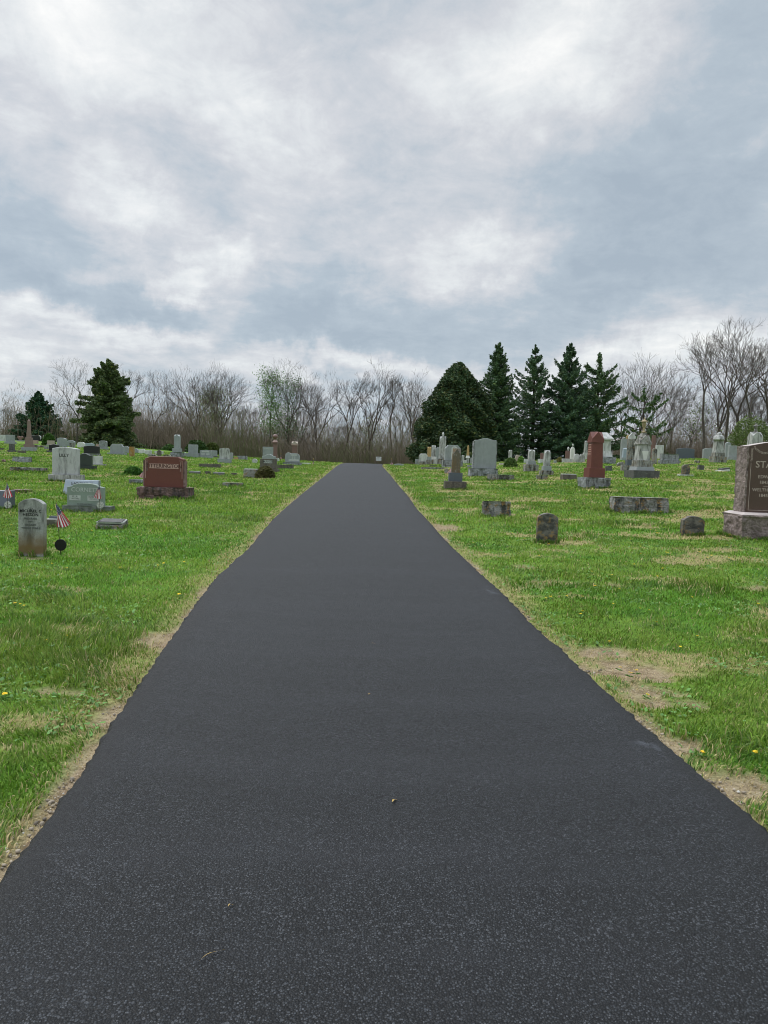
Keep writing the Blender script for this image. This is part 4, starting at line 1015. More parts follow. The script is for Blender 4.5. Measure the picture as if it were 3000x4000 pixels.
S('low block marker with white top ledge, half behind the veteran headstone', mk, 210, 2062, [('block', 'box', 60, 32, 46, 'darkmoss', R_()), ('ledge', 'box', 56, 4, 34, 'white', R_()), ('plate', 'box', 46, 9, 24, 'slate', R_(top=.9))], 'grave_marker')
S('dark blue-gray slant stone with mossy side, cut by the left edge of the photo', hs, -22, 1988, [('die', 'flat', 106, 72, 60, 'slate', R_(slant=.3)), ('footing', 'box', 0.5, .5, .5, 'darkmoss', R_())][:1])
S('flat pinkish brown marker lying in the grass left of the veteran headstone row', mk, 75, 1926, [('m', 'box', 60, 13, 46, 'redbrown', R_(rough=1.0))], 'grave_marker')
S('left half of the long rough ledger pair far left, beside its twin block', mk, 68, 1842, [('m', 'box', 59, 17, 30, 'dull', R_(rough=1.4, cuts=20))], 'grave_marker')
S('right half of the long rough ledger pair far left, with reddish end', mk, 136, 1844, [('m', 'box', 72, 17, 30, 'dull', R_(rough=1.4, cuts=20))], 'grave_marker')
S('gray slanted rock-faced block with pale top, above the long rough ledger pair', mk, 80, 1806, [('m', 'box', 70, 22, 26, 'gray_rough', R_(rough=1.6, topd=.6, cuts=18))], 'grave_marker')
S('dark green polished stone with curved top, right of the LILLY stone', hs, 334, 1836, [('base', 'box', 70, 17, 26, 'dkgreen', R_()), ('die', 'serp', 53, 48, 20, 'dkgreen', R_(p=.15, dx=-7))])
S('pale stained box-shaped stone right of the dark green polished stone', hs, 374, 1819, [('base', 'box', 60, 7, 20, 'mott', R_(dx=4)), ('die', 'box', 42, 30, 14, 'light', R_())])
S('black wide polished stone on a rough gray base behind the dark green stone', hs, 354, 1781, [('base', 'box', 66, 10, 24, 'gray_rough', R_(rough=1.2)), ('die', 'arc', 59, 30, 14, 'black', R_(p=.10))])
S('small black stone with slanted top left of the LILLY stone', hs, 207, 1768, [('base', 'box', 46, 8, 20, 'dark', R_(dx=-3)), ('die', 'serp', 35, 25, 14, 'black', R_(p=.12))])
S('gray upright stone with gently rounded top directly above the LILLY stone', hs, 239, 1748, [('die', 'arc', 34, 38, 16, 'gray', R_(p=.12))])
S('small tan stone beside the clipped yew', hs, 196, 1742, [('base', 'box', 31, 5, 14, 'gray', R_()), ('die', 'box', 26, 16, 10, 'tan', R_())])
S('gray stone with a carved frieze, right of the rounded gray upright', hs, 275, 1744, [('die', 'arc', 31, 24, 12, 'gray', R_(p=.2))])
S('short gray post-like stone in front of the carved frieze stone', hs, 280, 1748, [('die', 'box', 17, 18, 12, 'dull', R_())])
S('small white stone with an arched top above the dark green stone', hs, 315, 1748, [('die', 'chamfer', 27, 21, 12, 'white', R_(p=.25))])
S('long pale blue stone behind the black wide stone', hs, 345, 1745, [('die', 'arc', 40, 14, 12, 'blue', R_(p=.2))])
S('low pink stone right of the black wide stone', hs, 385, 1752, [('base', 'box', 30, 4, 14, 'gray', R_()), ('die', 'box', 25, 12, 10, 'pink', R_(top=.9))])
S('gray rough-sided upright stone beneath the big spruce', hs, 400, 1755, [('base', 'box', 38, 7, 18, 'gray', R_()), ('die', 'arc', 29, 27, 14, 'gray_rough', R_(p=.15))])
ob_ = S('tall brown granite obelisk on a stepped base at the far left', mon, 105, 1762,
  [('base', 'box', 46, 15, 38, 'gray', R_()), ('plinth', 'box', 30, 13, 27, 'obelisk', R_()), ('pedestal', 'box', 23, 25, 21, 'obelisk', R_(top=.94)), ('shaft', 'pyr', 13.5, 73, 13, 'obelisk', R_(g=8, top=.62))], 'obelisk')
S('small dark post stone on a gray foot, left of the brown obelisk', hs, 42, 1766, [('base', 'box', 27, 8, 18, 'dark', R_()), ('post', 'box', 17, 25, 14, 'dark', R_())])
S('low brown block in the grass in front of the brown obelisk', mk, 82, 1769, [('m', 'box', 27, 9, 16, 'brown', R_(rough=1))], 'grave_marker')
S('gray square stone on a pale base at the far left', hs, 36, 1734, [('base', 'box', 38, 9, 20, 'gray', R_()), ('die', 'flat', 31, 26, 14, 'gray', R_())])
S('pale wide stone cut by the left edge of the photo', hs, 4, 1722, [('die', 'flat', 44, 23, 12, 'light', R_())])
S('dark heart-shaped stone left of the brown obelisk shaft', hs, 77, 1724, [('base', 'box', 26, 4, 12, 'gray', R_()), ('die', 'heart', 22, 17, 8, 'redbrown', R_())])
S('black double monument with white flowers between the obelisk and the yew', mon, 133, 1721, [('base', 'box', 42, 5, 18, 'black', R_()), ('die', 'arc', 36, 15, 10, 'black', R_(p=.15))], 'monument')
S('low salmon-pink stone right of the obelisk pedestal', hs, 133, 1733, [('die', 'box', 25, 13, 12, 'pink', R_(top=.95))])
S('brown square stone low beside the obelisk base', hs, 133, 1752, [('die', 'box', 17, 14, 12, 'brown', R_())])
S('long low gray ledger in front of the clipped yew', mk, 158, 1748, [('m', 'box', 34, 8, 14, 'dull', R_(rough=.8))], 'grave_marker')
S('gray block marker below the small tan stone', mk, 182, 1754, [('m', 'box', 19, 10, 12, 'gray_rough', R_())], 'grave_marker')
S('small brown marker at the left edge of the photo', mk, 4, 1758, [('m', 'box', 16, 8, 12, 'brown', R_(rough=.6))], 'grave_marker')
S('reddish brown round stone at the left edge near the long ledgers', mk, 12, 1806, [('m', 'blob', 13, 12, 12, 'redbrown', R_(bev=0))], 'grave_marker')
# middle-left
S('gray stone with a raised center step on a wide base, near the orange lichen post', hs, 453, 1776, [('base', 'box', 68, 7, 28, 'gray', R_()), ('die', 'step', 52, 34, 16, 'gray', R_(p=.2))])
S('small post stone covered in orange lichen', hs, 513, 1783, [('post', 'box', 17, 38, 14, 'orange', R_(rough=.6))])
S('gray round-topped stone left of the orange lichen post', hs, 492, 1770, [('die', 'arc', 23, 27, 10, 'gray', R_(p=.35))])
S('gray stone just right of the orange lichen post', hs, 531, 1770, [('die', 'serp', 20, 18, 10, 'gray', R_(p=.2))])
S('white uneven stone second to the right of the orange lichen post', hs, 554, 1772, [('die', 'step', 26, 17, 10, 'white', R_(p=.2))])
S('pale low stone third to the right of the orange lichen post', hs, 579, 1775, [('die', 'flat', 22, 16, 10, 'light', R_())])
S('dark brown round-topped stone between low rocks left of the gray column', hs, 621, 1781, [('die', 'round', 15, 23, 9, 'brown', R_())])
S('pale stone wholly behind the dark brown round-topped stone', hs, 620, 1774, [('die', 'flat', 33, 12, 8, 'light', R_())])
S('low rough rock above the red family stone, left of the brown round-topped stone', mk, 592, 1785, [('m', 'blob', 37, 12, 22, 'dull', R_(rough=1.2, bev=0))], 'grave_marker')
S('low rough rock between the brown round-topped stone and the gray column', mk, 650, 1787, [('m', 'blob', 36, 13, 22, 'dull', R_(rough=1.2, bev=0))], 'grave_marker')
S('tall plain gray column monument with gabled top on a rough base', mon, 687, 1787, [('base', 'box', 44, 21, 40, 'gray_rough', R_(rough=1.2, top=.97)), ('plinth', 'box', 31, 15, 28, 'gray', R_()), ('shaft', 'gable', 21, 53, 20, 'gray', R_(g=7, top=.97))], 'monument')
S('small gray stone just right of the gray column', hs, 720, 1782, [('die', 'serp', 21, 15, 10, 'gray', R_(p=.2))])
S('square gray upright stone with plain face right of the gray column', hs, 751, 1787, [('base', 'box', 47, 17, 26, 'gray', R_()), ('die', 'flat', 35, 33, 15, 'gray', R_())])
S('wide gray stone with two pale name panels', hs, 801, 1789, [('base', 'box', 54, 8, 24, 'gray', R_()), ('die', 'arc', 44, 22, 14, 'gray', R_(p=.06)),])
kk = P(801, 1789).y / FPX
for dxx, zz, ww in ((0, 14, 28), (-9, 5, 14), (9, 5, 14)): child_box(STONES[-1].children[1], 'name_panel', ww * kk, 5 * kk, .01, 'pale', (dxx * kk, -7 * kk, zz * kk))
S('gray stone on a dark foot, right of the wide stone with panels', hs, 834, 1787, [('base', 'box', 30, 5, 18, 'dark', R_(dx=3)), ('die', 'flat', 23, 22, 12, 'gray', R_())])
S('long dark ledger block beside the speckled squat stone', mk, 818, 1826, [('m', 'box', 80, 14, 26, 'brown', R_(rough=.8, cuts=20))], 'grave_marker')
S('dark slope-edged flat marker right of the red family stone', mk, 757, 1853, [('m', 'box', 46, 11, 34, 'dark', R_(topd=.6, top=.9)), ('rim', 'box', 38, 1.5, 20, 'light', R_())], 'grave_marker')
S('small brown cube marker right of the dark slope-edged marker', mk, 809, 1854, [('m', 'box', 20, 13, 16, 'brown', R_(rough=.6))], 'grave_marker')
S('dark slope-edged marker between the two small brown cube markers', mk, 852, 1857, [('m', 'box', 45, 11, 30, 'dark', R_(topd=.6, top=.95)), ('rim', 'box', 39, 1.5, 16, 'light', R_())], 'grave_marker')
S('small brown cube marker nearest the round brownish bush', mk, 912, 1859, [('m', 'box', 20, 12, 16, 'brown', R_(rough=.6))], 'grave_marker')
S('long gray rough block alone in the grass left of the road', mk, 907, 1903, [('m', 'box', 76, 17, 34, 'dull', R_(rough=1.5, cuts=22))], 'grave_marker')
S('small gray ledger behind the left side of the red family stone', mk, 532, 1892, [('m', 'box', 58, 19, 26, 'gray_rough', R_(rough=1.3, cuts=18))], 'grave_marker')
S('speckled squat rock-faced stone on a gray base, left of center', hs, 874, 1808, [('base', 'box', 49, 16, 30, 'gray', R_()), ('die', 'arc', 38, 42, 18, 'mott', R_(p=.08, rough=.6))])
S('gray slim stone behind the speckled squat stone', hs, 902, 1794, [('base', 'box', 20, 3, 10, 'gray', R_()), ('die', 'arc', 14, 23, 9, 'gray', R_(p=.1))])
S('small brown lichen block left of the gray boulder', mk, 921, 1795, [('m', 'box', 15, 10, 12, 'yellow', R_(rough=.4))], 'grave_marker')
S('low gray boulder stone with rock-pitched face', mk, 945, 1796, [('m', 'box', 40, 16, 20, 'gray_rough', R_(rough=1.2, top=.9))], 'grave_marker')
S('small scroll-topped marker between the boulder and the dark named stone', mk, 994, 1808, [('base', 'box', 18, 5, 14, 'light', R_()), ('scroll', 'round', 21, 11, 12, 'light', R_())], 'grave_marker')
S('dark weathered family stone with a pale name panel behind the bush', hs, 1045, 1845, [('base', 'box', 82, 13, 44, 'brown', R_()), ('die', 'flat', 64, 40, 26, 'brown', R_(text=[('MAHER', 8.5, .70, 'ink', 0)]))])
kk = P(1045, 1845).y / FPX; child_box(STONES[-1].children[1], 'name_panel', 34 * kk, 11 * kk, .006, 'pale', (0, -13 * kk - .001, 22.5 * kk))
S('gray curved-top stone directly behind the dark named stone', hs, 1050, 1810, [('die', 'serp', 53, 36, 16, 'gray', R_(p=.15))], dist=38)
S('tall square gray stone third behind the dark named stone', hs, 1045, 1800, [('die', 'flat', 39, 54, 16, 'gray', R_(text=[('SUMMERS', 5, .86, 'pale', 0)]))], dist=42)
S('low gray block half hidden by the brownish bush', mk, 980, 1867, [('m', 'box', 58, 33, 34, 'dull', R_()), ('cap', 'box', 54, 3, 28, 'light', R_())], 'grave_marker')
S('dark ledger block between the bush and the road', mk, 1112, 1831, [('m', 'box', 66, 15, 26, 'brown', R_(rough=.7, cuts=20))], 'grave_marker')
S('red-brown column monument topped by a polished ball', mon, 1072, 1800, [('base', 'box', 26, 10, 22, 'redbrown', R_()), ('plinth', 'box', 20, 12, 18, 'redbrown', R_()), ('shaft', 'box', 17, 44, 15, 'redbrown', R_(top=.94)), ('cap', 'box', 22, 6, 20, 'redbrown', R_()), ('neck', 'pyr', 19, 9, 17, 'pink', R_(g=0, top=.4)), ('ball', 'lathe', 21, 21, 20, 'redbrown', R_(prof=BALL))], 'monument', dist=50)
S('red-brown column with an ornate gabled pale cap', mon, 1149, 1800, [('base', 'box', 28, 14, 24, 'redbrown', R_()), ('shaft', 'box', 20, 46, 18, 'redbrown', R_()), ('cap', 'box', 25, 5, 22, 'pink', R_()), ('crown', 'gable', 24, 10, 21, 'tan', R_(g=7, top=.95))], 'monument', dist=53)
S('gray double-lobed companion stone with carved flowers near the road', hs, 1140, 1816, [('base', 'box', 72, 10, 32, 'gray_rough', R_(rough=.8)), ('die', 'heart2', 58, 38, 14, 'gray', R_())])
kk = P(1140, 1816).y / FPX
for dxx, zz, ww, hh in ((6, 26, 24, 5), (6, 6, 40, 6), (2, 12, 3, 12), (10, 12, 3, 12)): child_box(STONES[-1].children[1], 'carved_panel', ww * kk, hh * kk, .01 + zz * 1e-4, 'pale', (dxx * kk, -7 * kk, zz * kk))
S('white flat marker lying right of the double-lobed stone', mk, 1195, 1813, [('m', 'box', 36, 5, 14, 'white', R_())], 'grave_marker')
S('small gray stone right of the ball-topped column', hs, 1083, 1803, [('die', 'round', 15, 14, 8, 'light', R_())])
# ---------------- right side
S('thick gray low flat slab on the crest right of the road end', mk, 1558, 1819, [('m', 'arc', 38, 8, 16, 'gray', R_(p=.3))], 'grave_marker')
S('small gray stone at the left end of the right-hand stone group', hs, 1628, 1812, [('die', 'flat', 13, 18, 10, 'gray', R_())])
S('pale chamfered stone with dark streaks, left in the right-hand group', hs, 1653, 1808, [('base', 'box', 42, 5, 24, 'dull', R_()), ('die', 'chamfer', 33, 31, 18, 'light', R_(p=.25))])
S('brown-stained square pillar with pale top, left one of a pillar pair', mon, 1676, 1808, [('base', 'box', 24, 12, 20, 'dull', R_()), ('plinth', 'box', 18, 12, 16, 'gray', R_()), ('shaft', 'gable', 14, 38, 13, 'yellow', R_(g=4, top=.98))], 'monument')
S('white gabled square pillar, right one of a pillar pair', mon, 1693, 1809, [('base', 'box', 26, 14, 20, 'dull', R_()), ('plinth', 'box', 22, 11, 18, 'white', R_()), ('shaft', 'gable', 16, 44, 15, 'mott', R_(g=6, top=.98))], 'monument')
S('plain gray round-shouldered stone behind the white gabled pillar', hs, 1712, 1807, [('die', 'arc', 24, 60, 12, 'gray', R_(p=.15))], dist=58)
S('small pale arch stone at the foot of the acorn-topped pillar', hs, 1701, 1810, [('die', 'round', 15, 18, 10, 'light', R_())])
S('tall slim pillar with an acorn finial and flared foot on a lattice-carved base', mon, 1728, 1811,
  [('base', 'box', 36, 19, 32, 'dull', R_()), ('foot', 'pyr', 30, 20, 28, 'mott', R_(g=0, top=.80)), ('shaft', 'gable', 24, 67, 22, 'mott', R_(g=10, top=1.0)), ('finial', 'lathe', 10, 17, 9, 'light', R_(prof=ACORN))], 'monument')
S('gray monument with chamfered shoulders and a carved arch on a rough base', mon, 1768, 1824,
  [('base', 'box', 78, 25, 60, 'gray_rough', R_(rough=1.0)), ('die', 'chamfer', 60, 60, 44, 'gray', R_(p=.22))], 'monument')
kk = P(1768, 1824).y / FPX; bmx = out_bm('round', 24 * kk, .02, 52 * kk, bev=0); bobj('carved_arch', bmx, M['light'], STONES[-1].children[1], (5 * kk, -22 * kk, 4 * kk))
S('dark stained pointed pillar on a two-step block, nearest monument right of the road', mon, 1779, 1914,
  [('base', 'box', 84, 33, 74, 'brown', R_()), ('plinth', 'box', 52, 34, 46, 'slate', R_()), ('shaft', 'gable', 34, 95, 30, 'darkmoss', R_(g=26, top=.93))], 'monument', lean=.02)
S('small slim pale post right of the gray chamfered monument', hs, 1808, 1811, [('post', 'gable', 10, 32, 9, 'mott', R_(g=3))])
S('slender yellow-stained obelisk on a white stepped foot', mon, 1827, 1811, [('base', 'box', 12, 22, 10, 'mott', R_()), ('foot', 'pyr', 16, 9, 14, 'white', R_(g=0, top=.65)), ('shaft', 'pyr', 10, 42, 9, 'yellow', R_(g=5, top=.6))], 'obelisk')
S('small arched white stone under the yellow obelisk', hs, 1817, 1812, [('die', 'round', 16, 15, 8, 'light', R_())])
S('plain pale thin stone between the yellow obelisk and the big gray stone', hs, 1842, 1812, [('die', 'flat', 9, 24, 7, 'gray', R_())])
S('low gray slab left of the big gray stone base', mk, 1836, 1826, [('m', 'box', 20, 9, 16, 'gray_rough', R_())], 'grave_marker')
S('big plain light gray upright stone with rough sides on a rock-faced base', hs, 1890, 1860,
  [('base', 'box', 112, 30, 64, 'gray_rough', R_(rough=2.2, cuts=26)), ('die', 'serp', 84, 118, 36, 'gray', R_(p=.065, dx=4))])
kk = P(1890, 1860).y / FPX; big = STONES[-1].children[1]
bobj('rough_side', box_bm(7 * kk, 34 * kk, 106 * kk, rough=1.6 * kk, cuts=18, seed=4, freq=14), M['gray_rough'], big, (-44 * kk, 0, 0))
bobj('rough_side', box_bm(5 * kk, 34 * kk, 106 * kk, rough=1.2 * kk, cuts=18, seed=9, freq=14), M['gray_rough'], big, (43 * kk, 0, 0))
S('brown-gray rock-faced slab in front of the big plain gray stone', mk, 1957, 1877, [('m', 'box', 104, 23, 36, 'dull', R_(rough=2.0, cuts=26))], 'grave_marker')
S('long flat ledger slab in the grass left of the dark pointed pillar', mk, 1691, 1833, [('m', 'box', 92, 8, 26, 'dull', R_(rough=.6, cuts=22))], 'grave_marker')
S('short dark flat slab behind the long flat ledger', mk, 1692, 1822, [('m', 'box', 28, 5, 16, 'brown', R_())], 'grave_marker')
S('white flat low slab right of the big plain gray stone', mk, 1962, 1815, [('m', 'box', 22, 5, 16, 'light', R_())], 'grave_marker')
S('small gray rock beside the little flag right of the road', mk, 1745, 1848, [('m', 'blob', 17, 19, 14, 'dull', R_(bev=0, rough=.6))], 'grave_marker')
S('gabled slim pillar rising behind the leafy bush', mon, 1993, 1815, [('base', 'box', 20, 14, 18, 'mott', R_()), ('shaft', 'gable', 14, 43, 13, 'mott', R_(g=5, top=.9))], 'monument')
S('rounded pinkish boulder stone behind the leafy bush', hs, 2024, 1806, [('die', 'blob', 27, 30, 14, 'tan', R_(bev=0, rough=.5))])
S('gabled white pillar on a wide lattice-carved base, left of two near pillars', mon, 2077, 1842,
  [('base', 'box', 52, 28, 42, 'dull', R_()), ('plinth', 'box', 32, 13, 33, 'gray', R_()), ('shaft', 'gable', 24, 44, 23, 'mott', R_(g=8, top=.97))], 'monument')
S('taller gabled pillar on a lattice-carved base, right of two near pillars', mon, 2138, 1857,
  [('base', 'box', 48, 19, 42, 'dull', R_()), ('plinth', 'box', 32, 17, 33, 'gray', R_()), ('shaft', 'gable', 24, 62, 23, 'mott', R_(g=13, top=.92))], 'monument')
S('low rough stone footer in front of the taller gabled pillar', mk, 2118, 1873, [('m', 'box', 43, 16, 22, 'dull', R_(rough=1.3))], 'grave_marker')
S('square pink-brown stone behind the taller gabled pillar', hs, 2122, 1810, [('base', 'box', 30, 16, 16, 'light', R_()), ('die', 'flat', 20, 24, 12, 'redbrown', R_())])
S('pale low block just right of the light green bush', mk, 2057, 1808, [('m', 'box', 18, 15, 12, 'light', R_())], 'grave_marker')
S('pale low block just left of the taller gabled pillar', mk, 2107, 1807, [('m', 'box', 10, 14, 10, 'light', R_())], 'grave_marker')
S('tiny gray stone alone between the gabled pillars and the yellowish bush', mk, 2169, 1808, [('m', 'box', 10, 10, 8, 'gray', R_())], 'grave_marker')
S('slope-topped brown block marker left of the tall red monument', mk, 2225, 1874, [('m', 'box', 54, 20, 44, 'brown', R_()), ('cap', 'box', 50, 3, 40, 'light', R_())], 'grave_marker')
S('long low pale block wall left of the arched yellow-stained stone', mk, 2218, 1806, [('m', 'box', 42, 14, 14, 'light', R_())], 'grave_marker')
S('pink-brown block stone with a small pale urn on top', hs, 2219, 1806, [('die', 'flat', 18, 36, 14, 'redbrown', R_()), ('urn', 'lathe', 9, 16, 9, 'light', R_(prof=SMALLURN))], dist=58)
S('slim white pointed-arch stone with a ball finial', hs, 2236, 1806, [('die', 'gothic', 17, 50, 12, 'white', R_(p=.3)), ('finial', 'lathe', 7, 14, 7, 'light', R_(prof=SMALLURN))], dist=57)
S('arched white stone with a yellow-stained center', hs, 2253, 1806, [('die', 'round', 21, 33, 10, 'light', R_()), ])
S('lumpy gray weathered stone behind the tall red monument', hs, 2273, 1806, [('die', 'blob', 26, 32, 12, 'mott', R_(bev=0, rough=.6))])
S('thin white obelisk left behind the tall red monument', mon, 2287, 1806, [('base', 'box', 18, 26, 14, 'light', R_()), ('shaft', 'pyr', 12, 48, 11, 'mott', R_(g=5, top=.8))], 'obelisk', dist=58)
red = S('tall polished red granite monument with gabled top on a rough gray base', mon, 2330, 1908,
  [('base', 'box', 102, 42, 90, 'gray_rough', R_(rough=2.4, cuts=26)), ('pedestal', 'box', 64, 38, 60, 'red', R_(top=.98)), ('shaft', 'gable', 48, 138, 46, 'red', R_(g=28, top=.88))], 'monument', yaw=.10)
kk = P(2320, 1908).y / FPX
bobj('gabled_cap', gable_bm(50 * kk, 48 * kk, 42 * kk, 28 * kk, .96), M['red'], red.children[2], (0, 0, (138 - 39) * kk))
for i in range(5): child_box(red.children[2], 'side_lettering', .004, 4 * kk, 26 * kk, 'redlight', (-22.6 * kk - .12 * kk * i, 0, (88 - i * 9) * kk))
S('pale gray monument with a pyramid roof and flared foot on a rock base', mon, 2362, 1812,
  [('base', 'box', 84, 28, 74, 'gray_rough', R_(rough=1.6, cuts=20)), ('foot', 'pyr', 62, 22, 58, 'light', R_(g=0, top=.84)), ('body', 'box', 50, 44, 46, 'light', R_(top=.98)), ('cornice', 'box', 66, 5, 62, 'light', R_()), ('roof', 'pyr', 64, 24, 60, 'light', R_(g=0, top=.35))], 'monument')
S('small tilted dark marker right of the tall red monument', mk, 2381, 1842, [('m', 'flat', 24, 22, 14, 'dark', R_())], 'grave_marker', lean=-.12)
S('thin plain gray tall slab with a chipped edge', hs, 2441, 1806, [('die', 'flat', 34, 78, 12, 'gray', R_())], dist=56)
S('yellow-stained obelisk tip showing behind the thin gray slab', mon, 2449, 1806, [('shaft', 'pyr', 12, 94, 11, 'yellow', R_(g=6, top=.85))], 'obelisk', dist=59)
S('pale pointed stone behind the big dark stained slab', hs, 2465, 1806, [('die', 'point', 26, 102, 12, 'light', R_(p=.14))], dist=57.5)
S('big dark stained thick slab left of the urn monument', hs, 2474, 1842, [('base', 'box', 60, 24, 36, 'dull', R_(dx=-10)), ('plinth', 'box', 48, 20, 28, 'slate', R_()), ('die', 'flat', 44, 84, 16, 'dull', R_())])
S('small bluish pedestal stone with an inscription, left of the dark slab', mon, 2443, 1810, [('base', 'box', 32, 12, 22, 'gray', R_()), ('die', 'pyr', 21, 38, 18, 'blue', R_(g=4, top=.75))], 'monument', dist=50)
S('rounded rock at the foot of the bluish pedestal', mk, 2430, 1821, [('m', 'blob', 37, 17, 20, 'dull', R_(bev=0, rough=.8))], 'grave_marker')
urn = S('ornate white marble monument topped by a yellow-stained urn on a stepped dark base', mon, 2520, 1869,
  [('base', 'box', 104, 31, 92, 'dark', R_()), ('step', 'box', 74, 14, 68, 'gray', R_(top=.95)), ('plinth', 'box', 62, 26, 58, 'mott2', R_(top=.98)), ('body', 'box', 46, 70, 44, 'mott', R_(top=.94)), ('roof', 'gable', 52, 36, 50, 'mott2', R_(g=24, top=.86, over=8)), ('neck', 'pyr', 30, 18, 28, 'mott2', R_(g=0, top=.5, over=8)), ('urn', 'lathe', 26, 60, 22, 'urn', R_(prof=URN))], 'monument', yaw=.08)
kk = P(2512, 1869).y / FPX; body = urn.children[3]
bmx = out_bm('flat', 26 * kk, .03, 52 * kk, bev=0)
for v_ in bmx.verts:
    if v_.co.z < .01: v_.co.x *= .15
bobj('shield', bmx, M['white'], body, (0, -22 * kk - .004, 10 * kk))
S('brown-red slim column behind the urn monument', mon, 2551, 1806, [('shaft', 'box', 13, 90, 12, 'redbrown', R_())], 'monument', dist=57)
S('dark rounded slab just right of the urn monument', hs, 2556, 1812, [('die', 'arc', 18, 60, 12, 'dull', R_(p=.2))])
S('plain pale upright slab right of the urn monument', hs, 2575, 1806, [('die', 'flat', 29, 54, 10, 'light', R_())], dist=55)
S('wide rock-faced gray block stone on a low base', hs, 2620, 1812, [('base', 'box', 76, 14, 34, 'gray_rough', R_(rough=.8)), ('die', 'box', 70, 25, 22, 'gray_rough', R_(rough=1.6, cuts=22, top=.97))])
S('wide dark blue-gray stone with a carved cross panel', hs, 2679, 1806, [('base', 'box', 72, 6, 26, 'slate', R_()), ('die', 'arc', 68, 36, 14, 'slate', R_(p=.12))], dist=56)
S('small gray block marker right of the wide dark stone', mk, 2725, 1808, [('m', 'box', 18, 9, 14, 'dull', R_())], 'grave_marker')
S('pale wide stone left of the domed monument', hs, 2768, 1806, [('die', 'arc', 44, 42, 12, 'gray', R_(p=.1))], dist=57)
S('stained monument with a domed pointed cap on a lattice-carved base', mon, 2812, 1807,
  [('base', 'box', 50, 24, 44, 'dull', R_()), ('plinth', 'box', 38, 15, 34, 'mott2', R_()), ('shaft', 'pyr', 34, 48, 31, 'mott', R_(g=0, top=.82)), ('cap', 'lathe', 42, 32, 42, 'mott', R_(prof=DOME))], 'monument')
S('pointed gray slab right of the domed monument', hs, 2842, 1806, [('die', 'point', 20, 68, 12, 'gray', R_(p=.08))], dist=56)
S('flat-topped gray stone on a pale base beside the brown monument', hs, 2864, 1798, [('base', 'box', 46, 13, 26, 'gray', R_()), ('die', 'flat', 30, 44, 14, 'gray', R_())])
S('urn-topped gabled pillar showing above the brown monument', mon, 2953, 1806, [('body', 'gable', 44, 118, 40, 'mott', R_(g=18, top=.95)), ('urn', 'lathe', 22, 34, 20, 'mott2', R_(prof=URN))], 'monument', dist=40)
S('small round-topped brown-stained headstone on a flat footing', hs, 2683, 1860, [('footing', 'box', 52, 6, 34, 'light', R_()), ('die', 'round', 29, 40, 14, 'sand', R_())])
S('small dark stub stone right of the round-topped brown-stained one', hs, 2739, 1836, [('die', 'flat', 21, 19, 14, 'dark', R_(rough=.5))], lean=.05)
S('broken white slab lying tilted in the grass near the brown monument', hs, 2828, 1842, [('slab', 'box', 46, 7, 26, 'white', R_()), ('broken_piece', 'box', 40, 6, 20, 'dark', R_(dx=8))], lean=-.12, yaw=.3)
S('thin flat marker behind the small stub stone', mk, 2702, 1818, [('m', 'box', 20, 5, 14, 'brown', R_())], 'grave_marker')
S('lichen-spotted rough block marker nearest the road on the right', mk, 1940, 2019, [('m', 'box', 110, 60, 50, 'dull', R_(rough=3.0, cuts=26, top=.93))], 'grave_marker', leany=-.05)
S('small round-topped sandstone headstone standing in the grass', hs, 2137, 2122, [('die', 'arc', 80, 118, 26, 'sand', R_(p=.13, bev=.004))])
S('long rough lichen-spotted block right of the small round-topped headstone', mk, 2506, 2004, [('m', 'box', 218, 60, 78, 'dull', R_(rough=3.4, cuts=40, top=.97, topd=.8))], 'grave_marker')
S('small cracked round-topped headstone near the brown monument', hs, 2706, 2094, [('die', 'arc', 84, 78, 28, 'sand', R_(p=.20, bev=.004)), ], lean=.03)
# crack on that one
cr = STONES[-1]; kk = P(2706, 2094).y / FPX
bm = bmesh.new(); pts = [(-40, 42), (-22, 40), (-6, 33), (12, 31), (26, 22), (41, 17)]
for (a0, b0), (a1, b1) in zip(pts, pts[1:]):
    q = [bm.verts.new((a0 * kk, -14 * kk - .002, b0 * kk)), bm.verts.new((a1 * kk, -14 * kk - .002, b1 * kk)), bm.verts.new((a1 * kk, -14 * kk - .002, (b1 + 2.2) * kk)), bm.verts.new((a0 * kk, -14 * kk - .002, (b0 + 1.8) * kk))]; bm.faces.new(q)
bobj('crack', bm, M['ink'], cr, (0, 0, .05))
# brown monument at the right edge
pS = P(2899, 2109); kS = pS.y / FPX
sta = empty('monument', (pS.x + 280 * kS, pS.y + 88 * kS, float(H(pS.x, pS.y)) - .03), -.02)
tag(sta, 'large polished brown family monument with rock-faced side, cut by the right edge of the photo', mon)
bobj('base', box_bm(560 * kS, 176 * kS, 98 * kS + .03, rough=8 * kS, cuts=64, seed=5, freq=5), M['starough'], sta, (0, 0, 0))
bobj('base_top', box_bm(556 * kS, 172 * kS, 9 * kS, .93, .84), M['statop'], sta, (0, 0, 98 * kS + .028))
zb = 107 * kS + .028; wS, dS, hS = 380, 90, 290
bm = bmesh.new(); n = 24
def topz(t): return (hS - 26 + 26 * math.sin(PI * t)) * kS
F_ = [bm.verts.new((-wS / 2 * kS, -dS / 2 * kS, 0)), bm.verts.new((wS / 2 * kS, -dS / 2 * kS, 0))] + [bm.verts.new(((wS / 2 - wS * i / n) * kS, -dS / 2 * kS, topz(1 - i / n))) for i in range(n + 1)]
B_ = [bm.verts.new((v_.co.x, dS / 2 * kS, v_.co.z)) for v_ in F_]
ff = bm.faces.new(F_); bm.faces.new(B_[::-1]); m_ = len(F_)
for i in range(m_):
    f_ = bm.faces.new((F_[i], B_[i], B_[(i + 1) % m_], F_[(i + 1) % m_])); f_.material_index = 1 if 2 <= i < m_ - 1 else 0
